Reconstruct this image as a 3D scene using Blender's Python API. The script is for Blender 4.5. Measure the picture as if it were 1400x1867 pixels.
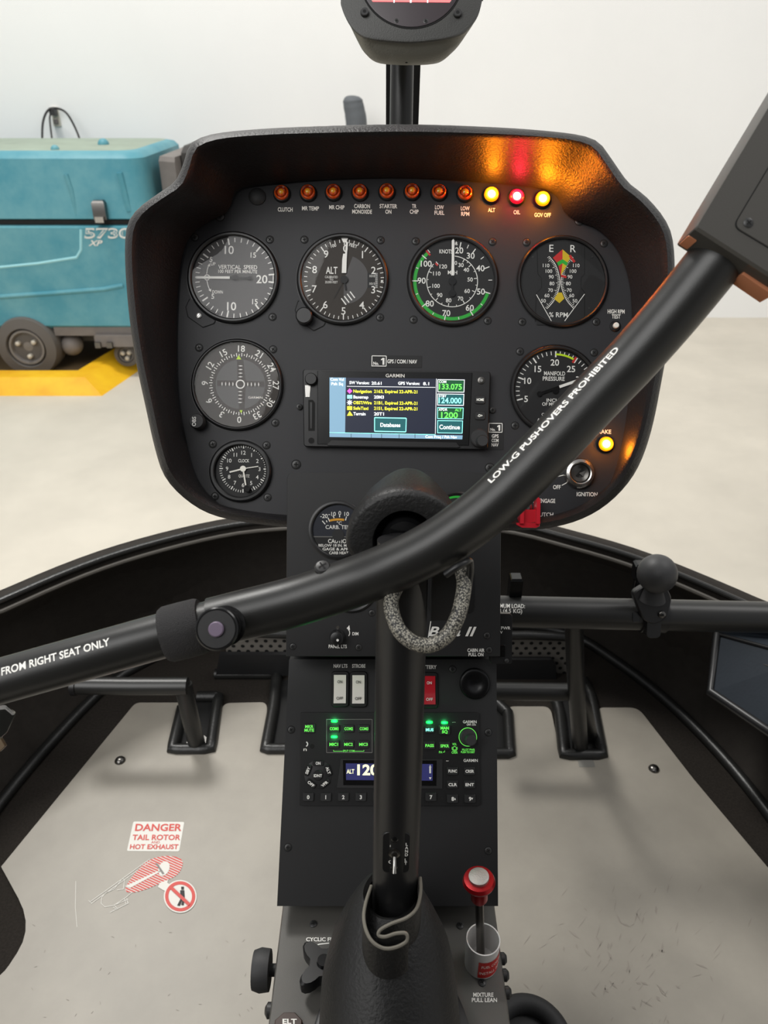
import bpy, bmesh, math, random
from mathutils import Vector, Matrix
random.seed(7)
PI = math.pi
S = bpy.context.scene
for o in list(bpy.data.objects): bpy.data.objects.remove(o)

# ------------------------------------------------------------ camera, world, lights, exposure
PITCH = math.radians(30)
CAM = Vector((0, 0, 1.4))
F = Vector((0, math.cos(PITCH), -math.sin(PITCH)))
U = Vector((0, math.sin(PITCH), math.cos(PITCH)))
R = Vector((1, 0, 0))
cd = bpy.data.cameras.new('camera'); cam = bpy.data.objects.new('camera', cd)
S.collection.objects.link(cam); S.camera = cam
cam.location = CAM; cam.rotation_euler = (PI/2 - PITCH, 0, 0)
cd.sensor_fit = 'HORIZONTAL'; cd.sensor_width = 36; cd.lens = 36; cd.clip_start = .02
cd.dof.use_dof = True; cd.dof.focus_distance = .67; cd.dof.aperture_fstop = 17
S.view_settings.view_transform = 'Standard'; S.view_settings.look = 'None'
S.view_settings.gamma = 1; S.view_settings.exposure = 0.0
S.view_settings.use_curve_mapping = False
w = bpy.data.worlds.new('world'); S.world = w; w.use_nodes = True
w.node_tree.nodes['Background'].inputs[0].default_value = (.97, .98, 1, 1)
w.node_tree.nodes['Background'].inputs[1].default_value = .36
def area(name, loc, target, sx, sy, power, col=(1, 1, 1)):
    l = bpy.data.lights.new(name, 'AREA'); l.shape = 'RECTANGLE'; l.size = sx; l.size_y = sy
    l.energy = power; l.color = col
    o = bpy.data.objects.new(name, l); S.collection.objects.link(o); o.location = loc
    o.rotation_euler = (Vector(target) - Vector(loc)).to_track_quat('-Z', 'Y').to_euler()
    return o
area('hangar_light_front', (-1.9, 3.3, 5.6), (0, .9, .5), 1.3, 1.0, 210, (1, .98, .94))
area('rear_fill_light', (-3.1, -3.4, 5.4), (-.3, .6, 1), 4.8, 4.8, 350, (1, .99, .97))  # unseen light added for gauge glass reflections and to brighten the panel
area('wall_fill_right', (3.2, 1.6, 5.6), (1.5, 4, 1), 2.5, 2.5, 90, (1, .98, .95))  # unseen area light that balances the back wall

# ------------------------------------------------------------ projection helpers (photo pixel -> point on a real surface)
def ray(px, py): return F + R*((px-700)/1400) - U*((py-933.5)/1400)
def pt(px, py, d): return CAM + ray(px, py)*d
def on_z(px, py, z):
    r = ray(px, py); return CAM + r*((z-CAM.z)/r.z)
def on_y(px, py, y):
    r = ray(px, py); return CAM + r*(y/r.y)

# ------------------------------------------------------------ materials
def lin(c):
    return tuple(((v/255)/12.92 if v/255 <= .04045 else (((v/255)+.055)/1.055)**2.4) for v in c)
MATS = {}
def mat(name, rgb, rough=.5, metal=0, emit=0, bump=0, bscale=400, var=0, vscale=8, coat=0, spec=.5, var2=None, trans=0, alpha=1):
    m = bpy.data.materials.new(name); m.use_nodes = True; MATS[name] = m
    nt = m.node_tree; b = nt.nodes['Principled BSDF']
    c = lin(rgb)
    b.inputs['Base Color'].default_value = (*c, 1)
    b.inputs['Roughness'].default_value = rough; b.inputs['Metallic'].default_value = metal
    b.inputs['Specular IOR Level'].default_value = spec
    if coat: b.inputs['Coat Weight'].default_value = coat; b.inputs['Coat Roughness'].default_value = .05
    if trans: b.inputs['Transmission Weight'].default_value = trans
    if emit:
        b.inputs['Emission Color'].default_value = (*c, 1); b.inputs['Emission Strength'].default_value = emit
    tc = nt.nodes.new('ShaderNodeTexCoord')
    if bump:
        n = nt.nodes.new('ShaderNodeTexNoise'); n.inputs['Scale'].default_value = bscale; n.inputs['Detail'].default_value = 3
        bp = nt.nodes.new('ShaderNodeBump'); bp.inputs['Strength'].default_value = bump; bp.inputs['Distance'].default_value = .001
        nt.links.new(tc.outputs['Object'], n.inputs['Vector']); nt.links.new(n.outputs['Fac'], bp.inputs['Height'])
        nt.links.new(bp.outputs['Normal'], b.inputs['Normal'])
    if var:
        n = nt.nodes.new('ShaderNodeTexNoise'); n.inputs['Scale'].default_value = vscale; n.inputs['Detail'].default_value = 6; n.inputs['Roughness'].default_value = .65
        cr = nt.nodes.new('ShaderNodeValToRGB')
        c2 = lin(var2) if var2 else tuple(v*(1-var) for v in c)
        cr.color_ramp.elements[0].position = .35; cr.color_ramp.elements[1].position = .65
        cr.color_ramp.elements[0].color = (*c2, 1); cr.color_ramp.elements[1].color = (*c, 1)
        nt.links.new(tc.outputs['Object'], n.inputs['Vector']); nt.links.new(n.outputs['Fac'], cr.inputs['Fac'])
        nt.links.new(cr.outputs['Color'], b.inputs['Base Color'])
    return m
mat('panel_black', (36, 36, 39), .55, bump=.15, bscale=2500)
mat('console_black', (30, 30, 31), .5, bump=.1, bscale=2500)
mat('cover_grey', (84, 82, 78), .5, bump=.15, bscale=1800)
mat('hood_vinyl', (32, 31, 32), .47, bump=.55, bscale=520)
mat('leather', (22, 22, 22), .5, bump=.5, bscale=420)
mat('leather_edge', (112, 108, 98), .7)
mat('tube_black', (34, 34, 33), .36, bump=.08, bscale=1500)
mat('gloss_black', (14, 14, 15), .22)
mat('satin_black', (26, 26, 27), .38)
mat('dial_black', (22, 22, 23), .6)
mat('dial_grey_sheen', (86, 84, 84), .6)  # plain dial grey; on two dials it paints the glass reflection
mat('dial_brown', (46, 38, 30), .6)
mat('dial_blue', (30, 34, 46), .6)
mat('hole_black', (4, 4, 4), .8)
mat('screw_black', (56, 56, 56), .4, metal=.3)
mat('white_paint', (248, 246, 240), .55)
mat('caption_white', (244, 240, 232), .6)
mat('grey_paint', (120, 118, 114), .5)
mat('green_paint', (30, 180, 50), .5)
mat('red_paint', (205, 38, 34), .45)
mat('yellow_paint', (220, 190, 20), .5)
mat('lime_paint', (205, 240, 20), .5)
mat('orange_paint', (230, 165, 40), .5)
mat('steel', (190, 188, 184), .25, metal=1)
mat('dark_steel', (110, 108, 105), .3, metal=1)
mat('brown_plate', (66, 50, 44), .5)
mat('brass_dull', (120, 104, 84), .4, metal=.8)
mat('housing_grey', (70, 68, 64), .45, bump=.1, bscale=1200)
mat('steel_brushed', (176, 174, 170), .5, metal=.9, bump=.4, bscale=900)
mat('red_anodized', (165, 25, 32), .3, metal=.55)
mat('red_plastic', (196, 30, 45), .3, coat=.4)
mat('rocker_white', (250, 247, 236), .4)
mat('guard_white', (226, 224, 222), .35)
mat('cap_purple', (112, 98, 118), .5)
mat('amber_lens', (225, 82, 12), .15, coat=.8)
mat('amber_dark', (120, 36, 8), .2, coat=.8)
mat('amber_highlight', (235, 165, 40), .15, coat=.8)  # yellow highlight painted on the tip of an unlit lens
mat('amber_lit', (255, 150, 5), .3, emit=1.4)
mat('amber_lit_core', (255, 232, 120), .3, emit=5)
mat('red_lit', (255, 10, 40), .3, emit=1.2)
mat('red_lit_core', (255, 180, 170), .3, emit=3)
mat('led_green', (20, 255, 80), .3, emit=1.6)
mat('legend_green', (110, 235, 90), .5, emit=.6)
mat('legend_white', (235, 235, 225), .5, emit=.35)
mat('screen_navy', (20, 26, 44), .4, emit=.8)
mat('screen_blue', (112, 146, 168), .4, emit=1)
mat('screen_bluetop', (74, 90, 112), .4, emit=1)
mat('screen_white', (245, 250, 250), .4, emit=1)
mat('screen_yellow', (240, 236, 60), .4, emit=1)
mat('screen_green', (110, 255, 90), .4, emit=1)
mat('screen_dkgreen', (14, 70, 40), .4, emit=1)
mat('screen_cyan', (150, 255, 240), .4, emit=1)
mat('screen_teal', (20, 80, 84), .4, emit=1)
mat('screen_magenta', (240, 90, 200), .4, emit=1)
mat('lcd_blue', (34, 36, 78), .4, emit=1)
mat('lcd_text', (240, 240, 190), .4, emit=1)
mat('ahrs_pink', (214, 104, 110), .4, emit=.9)
mat('ahrs_dark', (60, 52, 56), .4)
mat('monitor_grey', (66, 66, 64), .5, bump=.3, bscale=900)
mat('monitor_shell', (132, 130, 120), .5, bump=.35, bscale=600)  # lightened to take the place of bounce light from the floor
mat('carpet_black', (48, 44, 40), .95, bump=.8, bscale=900, var=.35, vscale=300, spec=.15)
mat('nose_black', (50, 46, 42), .8, bump=.4, bscale=700, var=.2, vscale=60, spec=.25)
mat('bead_black', (32, 32, 31), .38, bump=.3, bscale=300)
mat('plate_metal', (160, 154, 143), .42, bump=.1, bscale=50, var=.14, vscale=7, spec=.4)
mat('plate_scuff', (146, 139, 130), .5, spec=.3)
mat('sticker_white', (222, 220, 212), .5)
mat('sticker_red', (205, 62, 52), .5)
mat('tape_grey', (132, 130, 124), .6)
mat('case_blue', (36, 44, 53), .6, bump=.2, bscale=200, var=.15, vscale=20)
mat('rubber', (44, 44, 45), .6, bump=.1, bscale=800)
mat('ball_rubber', (58, 58, 59), .5, bump=.15, bscale=1200)
mat('velcro', (44, 43, 44), .8, bump=1, bscale=1600)
mat('wall_white', (241, 241, 239), .7, bump=.05, bscale=20, var=.03, vscale=1.2)
mat('concrete', (205, 198, 184), .55, var=.16, vscale=1.6, bump=.1, bscale=30)
mat('teal', (66, 138, 154), .5, var=.14, vscale=5, var2=(98, 156, 166))
mat('sill_grey', (84, 80, 74), .6)
mat('grille_grey', (112, 108, 102), .5)
mat('teal_dusty', (150, 164, 148), .6, var=.2, vscale=6)
mat('teal_line', (150, 205, 212), .5)
mat('tyre', (92, 88, 84), .85, bump=.4, bscale=120)
mat('wheel_grey', (120, 116, 112), .6)
mat('machine_dark', (62, 60, 58), .7, var=.3, vscale=15)
mat('machine_grey', (118, 112, 108), .6, var=.2, vscale=12)
mat('berm_yellow', (240, 190, 30), .5, var=.2, vscale=6, var2=(226, 165, 20))
mat('berm_mat', (112, 92, 62), .8, var=.3, vscale=5)
mat('plate_cream', (196, 190, 176), .4)
mat('cable_black', (40, 38, 38), .5)
mat('hose_grey', (92, 96, 100), .7)
mat('copper_plastic', (196, 128, 92), .5)
mat('braid', (118, 114, 104), .5)
# woven braid pattern for the cord
_n = MATS['braid'].node_tree; _b = _n.nodes['Principled BSDF']
_tc = [q for q in _n.nodes if q.type == 'TEX_COORD'][0]
_v = _n.nodes.new('ShaderNodeTexVoronoi'); _v.inputs['Scale'].default_value = 1000
_cr = _n.nodes.new('ShaderNodeValToRGB'); _cr.color_ramp.elements[0].color = (.55, .52, .43, 1); _cr.color_ramp.elements[1].color = (.02, .02, .02, 1)
_cr.color_ramp.elements[0].position = .15; _cr.color_ramp.elements[1].position = .62
_n.links.new(_tc.outputs['Object'], _v.inputs['Vector']); _n.links.new(_v.outputs['Distance'], _cr.inputs['Fac']); _n.links.new(_cr.outputs['Color'], _b.inputs['Base Color'])
def glass(name, tint=(1, 1, 1), rough=.03, ior=1.45):
    m = bpy.data.materials.new(name); m.use_nodes = True; MATS[name] = m
    nt = m.node_tree; nt.nodes.clear()
    out = nt.nodes.new('ShaderNodeOutputMaterial'); mix = nt.nodes.new('ShaderNodeMixShader')
    t = nt.nodes.new('ShaderNodeBsdfTransparent'); g = nt.nodes.new('ShaderNodeBsdfGlossy'); f = nt.nodes.new('ShaderNodeFresnel')
    t.inputs[0].default_value = (*tint, 1); g.inputs['Roughness'].default_value = rough; f.inputs[0].default_value = ior
    nt.links.new(f.outputs[0], mix.inputs[0]); nt.links.new(t.outputs[0], mix.inputs[1]); nt.links.new(g.outputs[0], mix.inputs[2])
    nt.links.new(mix.outputs[0], out.inputs[0])
glass('dial_glass', rough=.0, ior=1.3); glass('windshield_glass', ior=1.2); glass('clear_plastic', (.8, .85, .85), .1, 1.5)

# ------------------------------------------------------------ text cache
TC = {}
def text_geo(s, bold=.012, shear=0.0):
    bold = bold+.003; k = (s, bold, shear)
    if k in TC: return TC[k]
    def conv(t):
        c = bpy.data.curves.new('t', 'FONT'); c.body = t; c.size = 1; c.offset = bold; c.shear = shear
        c.resolution_u = 3; c.fill_mode = 'FRONT'; c.space_character = 1.0
        o = bpy.data.objects.new('t', c); S.collection.objects.link(o)
        dg = bpy.context.evaluated_depsgraph_get()
        me = bpy.data.meshes.new_from_object(o.evaluated_get(dg))
        vs = [(v.co.x, v.co.y) for v in me.vertices]; fs = [tuple(p.vertices) for p in me.polygons]
        bpy.data.objects.remove(o); bpy.data.curves.remove(c); bpy.data.meshes.remove(me)
        return vs, fs
    vs, fs = conv(s)
    if 'H' not in TC:
        hv, _ = conv('H'); TC['H'] = max(v[1] for v in hv)
    H = TC['H']
    if not vs: TC[k] = ([], [], 0); return TC[k]
    x0 = min(v[0] for v in vs); x1 = max(v[0] for v in vs)
    TC[k] = ([((v[0]-(x0+x1)/2)/H, v[1]/H-.5) for v in vs], fs, (x1-x0)/H)
    return TC[k]

# ------------------------------------------------------------ mesh builder
class MB:
    def __init__(s, fn=None): s.fn = fn or (lambda x, y, z: Vector((x, y, z))); s.v = []; s.f = []; s.m = []; s.mats = []
    def mi(s, m):
        if m not in s.mats: s.mats.append(m)
        return s.mats.index(m)
    def face(s, idx, m): s.f.append(tuple(idx)); s.m.append(s.mi(m))
    def add(s, p): s.v.append(s.fn(*p)); return len(s.v)-1
    def loft(s, loops, m, close=True, cap0=False, cap1=False, mcap=None):
        L = [[s.add(p) for p in lp] for lp in loops]; n = len(L[0])
        for a, b in zip(L, L[1:]):
            for i in range(n if close else n-1):
                j = (i+1) % n; s.face((a[i], a[j], b[j], b[i]), m)
        if cap0: s.face(list(reversed(L[0])), mcap or m)
        if cap1: s.face(L[-1], mcap or m)
        return s
    def poly(s, pts, m, z=0):
        s.face([s.add((p[0], p[1], p[2] if len(p) > 2 else z)) for p in pts], m); return s
    def prism(s, pts, z0, z1, m, mtop=None, ch=0):
        if ch:
            cx = sum(p[0] for p in pts)/len(pts); cy = sum(p[1] for p in pts)/len(pts)
            mx = max(math.hypot(p[0]-cx, p[1]-cy) for p in pts); k = 1-ch/mx
            ins = [(cx+(p[0]-cx)*k, cy+(p[1]-cy)*k) for p in pts]
            lps = [[(*p, z0) for p in pts], [(*p, z1-ch) for p in pts], [(*p, z1) for p in ins]]
        else: lps = [[(*p, z0) for p in pts], [(*p, z1) for p in pts]]
        return s.loft(lps, m, True, True, True, mtop)
    def box(s, x0, x1, y0, y1, z0, z1, m, ch=0): return s.prism([(x0, y0), (x1, y0), (x1, y1), (x0, y1)], z0, z1, m, ch=ch)
    def rbox(s, cx, cy, w, h, r, z0, z1, m, ch=.8, rot=0, mtop=None): return s.prism(rrect(cx, cy, w, h, r, rot), z0, z1, m, ch=ch, mtop=mtop)
    def lathe(s, prof, m, c=(0, 0), n=48, cap0=True, cap1=True, sx=1, sy=1):
        lps = [[(c[0]+r*sx*math.cos(2*PI*i/n), c[1]+r*sy*math.sin(2*PI*i/n), z) for i in range(n)] for r, z in prof]
        return s.loft(lps, m, True, cap0, cap1)
    def disc(s, cx, cy, r, z, m, n=40): return s.poly([(cx+r*math.cos(2*PI*i/n), cy+r*math.sin(2*PI*i/n)) for i in range(n)], m, z)
    def arc(s, cx, cy, r0, r1, a0, a1, z, m, n=None):   # clock angles, degrees from top clockwise
        n = n or max(2, int(abs(a1-a0)/5))
        A = [math.radians(a0+(a1-a0)*i/n) for i in range(n+1)]
        i0 = [s.add((cx+r0*math.sin(a), cy+r0*math.cos(a), z)) for a in A]; i1 = [s.add((cx+r1*math.sin(a), cy+r1*math.cos(a), z)) for a in A]
        for i in range(n): s.face((i0[i], i0[i+1], i1[i+1], i1[i]), m)
        return s
    def tick(s, cx, cy, r0, r1, a, wd, z, m):
        a = math.radians(a); dx, dy = math.sin(a), math.cos(a); nx, ny = dy*wd/2, -dx*wd/2
        return s.poly([(cx+dx*r0+nx, cy+dy*r0+ny), (cx+dx*r1+nx, cy+dy*r1+ny), (cx+dx*r1-nx, cy+dy*r1-ny), (cx+dx*r0-nx, cy+dy*r0-ny)], m, z)
    def line(s, pts, wd, z, m):
        for a, b in zip(pts, pts[1:]):
            dx, dy = b[0]-a[0], b[1]-a[1]; l = math.hypot(dx, dy) or 1; nx, ny = -dy/l*wd/2, dx/l*wd/2
            s.poly([(a[0]+nx, a[1]+ny), (b[0]+nx, b[1]+ny), (b[0]-nx, b[1]-ny), (a[0]-nx, a[1]-ny)], m, z)
        return s
    def text(s, t, x, y, h, m, w=None, rot=0, z=.5, bold=.012, shear=0, anchor='c'):
        vs, fs, W = text_geo(t, bold, shear)
        sx = (w/W) if w else h
        ca, sa = math.cos(math.radians(rot)), math.sin(math.radians(rot)); ox = 0
        if anchor == 'l': ox = W*sx/2
        if anchor == 'r': ox = -W*sx/2
        b = len(s.v)
        for vx, vy in vs:
            X, Y = vx*sx+ox, vy*h; s.add((x+X*ca-Y*sa, y+X*sa+Y*ca, z))
        for f in fs: s.face([b+i for i in f], m)
        return s
    def tube(s, pts, rad, m, n=20, cap=True, taper=None, ref=None):
        P = [Vector(p) for p in pts]; k = len(P); lps = []; up = Vector(ref) if ref else None
        for i in range(k):
            t = (P[min(i+1, k-1)]-P[max(i-1, 0)]).normalized()
            if up is None: up = Vector((0, 0, 1)) if abs(t.z) < .9 else Vector((0, 1, 0))
            a = (up - t*up.dot(t)).normalized(); up = a; b = t.cross(a)
            r = rad[i] if isinstance(rad, (list, tuple)) else rad
            lps.append([tuple(P[i]+a*r*math.cos(2*PI*j/n)+b*r*math.sin(2*PI*j/n)) for j in range(n)])
        return s.loft(lps, m, True, cap, cap)
    def sphere(s, c, r, m, n=24, sq=(1, 1, 1)):
        k = n//2; lps = []
        for i in range(k+1):
            a = -PI/2+PI*i/k; rr = max(math.cos(a), .001)*r
            lps.append([(c[0]+sq[0]*rr*math.cos(2*PI*j/n), c[1]+sq[1]*rr*math.sin(2*PI*j/n), c[2]+sq[2]*r*math.sin(a)) for j in range(n)])
        return s.loft(lps, m, True, True, True)
def rrect(cx, cy, w, h, r, rot=0, n=5):
    out = []; r = min(r, w/2-.001, h/2-.001)
    for qx, qy, a0 in ((1, 1, 0), (-1, 1, 90), (-1, -1, 180), (1, -1, 270)):
        for i in range(n+1):
            a = math.radians(a0+90*i/n); out.append((qx*(w/2-r)+r*math.cos(a), qy*(h/2-r)+r*math.sin(a)))
    c, s_ = math.cos(math.radians(rot)), math.sin(math.radians(rot))
    return [(cx+x*c-y*s_, cy+x*s_+y*c) for x, y in out]
def spline(pts, k=6, closed=False):
    P = [tuple(p) for p in pts]; n = len(P); out = []; dim = len(P[0])
    for i in range(n if closed else n-1):
        g = (lambda j: P[j % n]) if closed else (lambda j: P[max(0, min(n-1, j))])
        a, b, c, d = g(i-1), g(i), g(i+1), g(i+2)
        for q in range(k):
            t = q/k
            out.append(tuple(.5*((2*b[e])+(-a[e]+c[e])*t+(2*a[e]-5*b[e]+4*c[e]-d[e])*t*t+(-a[e]+3*b[e]-3*c[e]+d[e])*t**3) for e in range(dim)))
    if not closed: out.append(P[-1])
    return out

# ------------------------------------------------------------ things and parts
def tag(o, label=None, cat=None, group=None, kind=None):
    for k, v in (('label', label), ('category', cat), ('group', group), ('kind', kind)):
        if v: o[k] = v
    return o
def link_mesh(name, mb, M=None, parent=None, sharp=35):
    inv = (M or Matrix()).inverted()
    me = bpy.data.meshes.new(name); me.from_pydata([tuple(inv @ v) for v in mb.v], [], mb.f)
    for m in mb.mats: me.materials.append(MATS[m])
    me.polygons.foreach_set('material_index', mb.m)
    bm = bmesh.new(); bm.from_mesh(me); bmesh.ops.recalc_face_normals(bm, faces=bm.faces) if getattr(mb, 'recalc', True) else None
    bm.to_mesh(me); bm.free()
    me.shade_smooth(); me.set_sharp_from_angle(angle=math.radians(sharp)); me.update()
    o = bpy.data.objects.new(name, me); S.collection.objects.link(o)
    if parent: o.parent = parent
    elif M: o.matrix_world = M
    return o
class Thing:
    def __init__(s, name, label, cat, M=None, sc=1.0, group=None, fr=None):
        s.M = M or Matrix(); s.sc = sc; s.fr = fr
        s.o = bpy.data.objects.new(name, None); s.o.empty_display_size = .02; S.collection.objects.link(s.o); s.o.matrix_world = s.M
        tag(s.o, label, cat, group)
    def mb(s):
        M, k = s.M, s.sc
        return MB(lambda x, y, z: M @ Vector((x*k, y*k, z*k)))
    def part(s, name, mb, parent=None, label=None, sharp=35):
        o = link_mesh(name, mb, s.M, parent or s.o, sharp)
        if label: o['label'] = label
        return o
    def L(s, px, py):
        p = s.M.inverted() @ s.fr.at(px, py)[0]; return (p.x/s.sc, p.y/s.sc)
class Frame:      # a flat mounting surface in the cockpit
    def __init__(s, px, py, d, tilt=0, roll=0):
        a = math.radians(tilt); th = math.radians(roll)
        Y0 = U*math.cos(a)+F*math.sin(a); s.Z = (-F*math.cos(a)+U*math.sin(a)).normalized()
        s.X = R*math.cos(th)+Y0*math.sin(th); s.Y = -R*math.sin(th)+Y0*math.cos(th); s.O = pt(px, py, d)
    def at(s, px, py, lift=0):
        r = ray(px, py); t = (s.O-CAM).dot(s.Z)/r.dot(s.Z); return CAM+r*t+s.Z*lift, t
    def thing(s, name, label, cat, px, py, lift=0, group=None):
        p, t = s.at(px, py); k = t/1400
        M = Matrix((( s.X.x, s.Y.x, s.Z.x, p.x), (s.X.y, s.Y.y, s.Z.y, p.y), (s.X.z, s.Y.z, s.Z.z, p.z), (0, 0, 0, 1)))
        M = M @ Matrix.Translation((0, 0, lift*k))
        return Thing(name, label, cat, M, k, group, s)
def world_thing(name, label, cat, loc, group=None):
    return Thing(name, label, cat, Matrix.Translation(loc), 1.0, group)
def wmb(): return MB()                       # vertices given in world coordinates
def pxmb(fn): return MB(lambda x, y, z: fn(x, -y, z))

def screw_mb(T, x, y, r, z=0, m='screw_black', rot=20):
    b = T.mb(); b.lathe([(r, z-.5), (r, z+.6), (r*.85, z+1.2), (r*.5, z+1.4)], m, (x, y), 18)
    for q in (0, 90):
        a = math.radians(rot+q); dx, dy = math.cos(a)*r*.55, math.sin(a)*r*.55
        b.line([(x-dx, y-dy), (x+dx, y+dy)], r*.3, z+1.6, 'hole_black')
    b.lathe([(r*1.22, z), (r*1.22, z+.25), (r*1.02, z+.25)], 'hole_black', (x, y), 20)
    return b
def add_screws(T, pts, r=6.2, z=0, m='screw_black'):
    for i, p in enumerate(pts): T.part('screw', screw_mb(T, *T.L(*p), r, z, m, 15+i*37))

# ============================================================ SETTING: hangar
def struct(name, mb): o = link_mesh(name, mb); o['kind'] = 'structure'; return o
b = wmb(); b.box(-9, 9, -7, 5.0, -.1, 0, 'concrete'); struct('floor', b)
b = wmb(); b.box(-9, 9, 4.95, 5.15, -.1, 6, 'wall_white'); struct('wall_back', b)

# ------------------------------------------------------------ floor scrubber
YS = 3.85
def sp(px, py, y=YS): return on_y(px, py, y)
scr = world_thing('floor_scrubber', 'large teal ride-on floor scrubber parked on a yellow berm by the white wall', 'cleaning machine', (-2.0, 4.2, .0))
zt = sp(200, 277).z; zs = sp(120, 406).z; zb = sp(120, 600).z
xl = -3.4; xr = sp(277, 400).x
def shell(x0, x1, y0, y1, z0, z1, inset, m, mt=None, r=.05):
    b = wmb(); lps = []
    for t, ins in ((0, r*.5), (.04, 0), (.9, inset*.5), (.97, inset), (1, inset+.035)):
        z = z0+(z1-z0)*t
        lps.append([(x, y, z) for x, y in rrect((x0+x1)/2, (y0+y1)/2, x1-x0-2*ins, y1-y0-2*ins, .09)])
    b.loft(lps, m, True, True, True, mt); return b
hood_top = shell(xl, xr, YS, 4.72, zs+.006, zt, .035, 'teal', 'teal_dusty')
scr.part('tank_hood', hood_top, label='dusty teal upper tank cover')
low = shell(xl, xr+.02, YS-.01, 4.74, zb, zs-.006, .0, 'teal'); scr.part('body', low, label='teal lower body')
b = wmb(); b.box(xl+.02, xr, YS+.006, 4.7, zs-.008, zs+.01, 'hole_black'); scr.part('seam', b)
# moulded ribs
b = wmb()
def strip(pts, wd, dep, m, y=YS):
    P = [sp(*p, y) for p in pts]
    b.tube(P, wd, m, 8)
strip([(120, 318), (130, 345), (138, 380), (141, 398)], .012, 0, 'teal', YS+.012)
strip([(218, 315), (226, 345), (236, 385)], .016, 0, 'teal', YS+.012)
strip([(0, 487), (70, 480), (140, 469), (148, 455), (148, 418)], .008, 0, 'teal_line', YS-.006)
strip([(0, 541), (100, 534), (190, 527), (225, 520)], .012, 0, 'teal', YS-.008)
scr.part('moulded_rib', b)
b = wmb(); P = sp(184, 385); b.box(P.x-.03, P.x+.03, YS-.03, YS+.02, P.z-.035, P.z+.05, 'dark_steel', ch=.01); lt = scr.part('latch', b, label='steel latch')
b = wmb(); b.box(P.x-.02, P.x+.02, YS-.045, YS-.028, P.z-.045, P.z-.02, 'steel'); scr.part('latch_hook', b, lt)
fn = lambda px, py, z: on_y(px, py, YS-.0125-z)
b = pxmb(fn); b.text('5730', 196, -425, 18, 'sticker_white', 84, z=.001, bold=.03); b.text('5730', 196, -425, 14, 'teal', 82, z=.002, bold=-.02)
b.text('XP', 174, -443, 10, 'sticker_white', 26, z=.001, bold=.02, shear=.3); scr.part('decal_lettering', b)
# chassis, tyres
b = wmb(); a = sp(0, 600); b.box(xl+.05, xr-.05, YS+.1, 4.6, .16, zb+.02, 'machine_dark'); 
b.box(sp(100, 610).x, xr-.02, YS-.0, YS+.12, sp(100, 612).z, zb+.01, 'machine_grey'); scr.part('chassis', b)
b = wmb(); q = sp(175, 620); b.box(q.x, xr+.1, YS-.02, YS+.07, q.z-.03, q.z+.03, 'machine_grey', ch=.006)
for px in (182, 203): c = sp(px, 626); b.box(c.x-.014, c.x+.014, YS-.035, YS-.02, c.z-.014, c.z+.014, 'dark_steel')
scr.part('skid_bracket', b)
def wheel(cx, cz, r, y0, y1, name):
    f = lambda x, y, z: Vector((cx+x, y0+z, cz+y)); b = MB(f); w_ = y1-y0
    b.lathe([(r*.62, w_), (r*.94, w_), (r, w_*.8), (r, w_*.2), (r*.94, 0), (r*.64, -.008), (r*.6, .02)], 'tyre', n=44)
    o = scr.part(name, b)
    b = MB(f); b.lathe([(r*.6, .03), (r*.56, .0), (r*.5, .0), (r*.46, .03), (r*.15, .02), (.002, .018)], 'wheel_grey', n=32)
    for k in range(3): b.lathe([(.012, .03), (.012, .0), (.006, -.006)], 'plate_cream', (r*.3*math.cos(2.1*k+.6), r*.3*math.sin(2.1*k+.6)), 10)
    scr.part('wheel_hub', b, o)
c = sp(50, 633, YS-.02); wheel(c.x, c.z, .158, YS-.03, YS+.12, 'tyre')
c = sp(232, 645, YS+.05); wheel(c.x, c.z, .065, YS+.03, YS+.09, 'caster_wheel')
b = MB(lambda x, y, z: Vector((x, y, z))); c = sp(124, 635); b.sphere((c.x, YS+.06, c.z), .055, 'machine_grey'); scr.part('squeegee_bumper', b)
b = wmb(); x0 = sp(288, 300, YS+.1).x
b.prism([(x0, YS+.12), (x0+.09, YS+.06), (x0+.11, 4.5), (x0, 4.5)], sp(290, 345).z-.25, sp(290, 290).z, 'machine_grey', ch=.02)
b.prism([(x0+.1, YS+.16), (x0+.3, YS+.2), (x0+.3, 4.5), (x0+.1, 4.5)], sp(290, 345).z-.25, sp(320, 272).z, 'machine_dark', ch=.03); scr.part('rear_recovery_module', b, label='grey rear module')
b = wmb(); c = sp(82, 273); b.sphere((c.x, YS+.12, zt), .02, 'teal'); scr.part('hinge_knob', b)
b = wmb(); c = sp(136, 265); b.sphere((c.x, YS+.4, zt+.0), .028, 'teal'); scr.part('hinge_knob', b)

berm = world_thing('spill_berm', 'yellow drive-over berm with sloped edges under the floor scrubber', 'berm', (-1.8, 4.1, 0))
xe = on_z(186, 722, 0).x; ye = on_z(186, 722, 0).y; xin = xe+.02; bx = on_z(238, 674, 0)
b = wmb(); hz = .075
front = [(-3.6, ye, 0), (xe, ye, 0)]; top = [(-3.6, ye+.1, hz), (xe-.1, ye+.1, hz)]
b.loft([[(-3.6, ye, 0), (xe, ye, 0), (bx.x+.25, 4.85, 0), (-3.6, 4.85, 0)], [(-3.6, ye+.06, hz), (xe-.09, ye+.06, hz), (bx.x+.1, 4.8, hz), (-3.6, 4.8, hz)],
        [(-3.6, ye+.16, hz), (xe-.16, ye+.16, hz), (bx.x+.02, 4.7, hz), (-3.6, 4.7, hz)], [(-3.6, ye+.2, .03), (xe-.2, ye+.2, .03), (bx.x-.03, 4.65, .03), (-3.6, 4.65, .03)]], 'berm_yellow', True, True, True, 'berm_mat')
berm.part('border', b)

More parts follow.
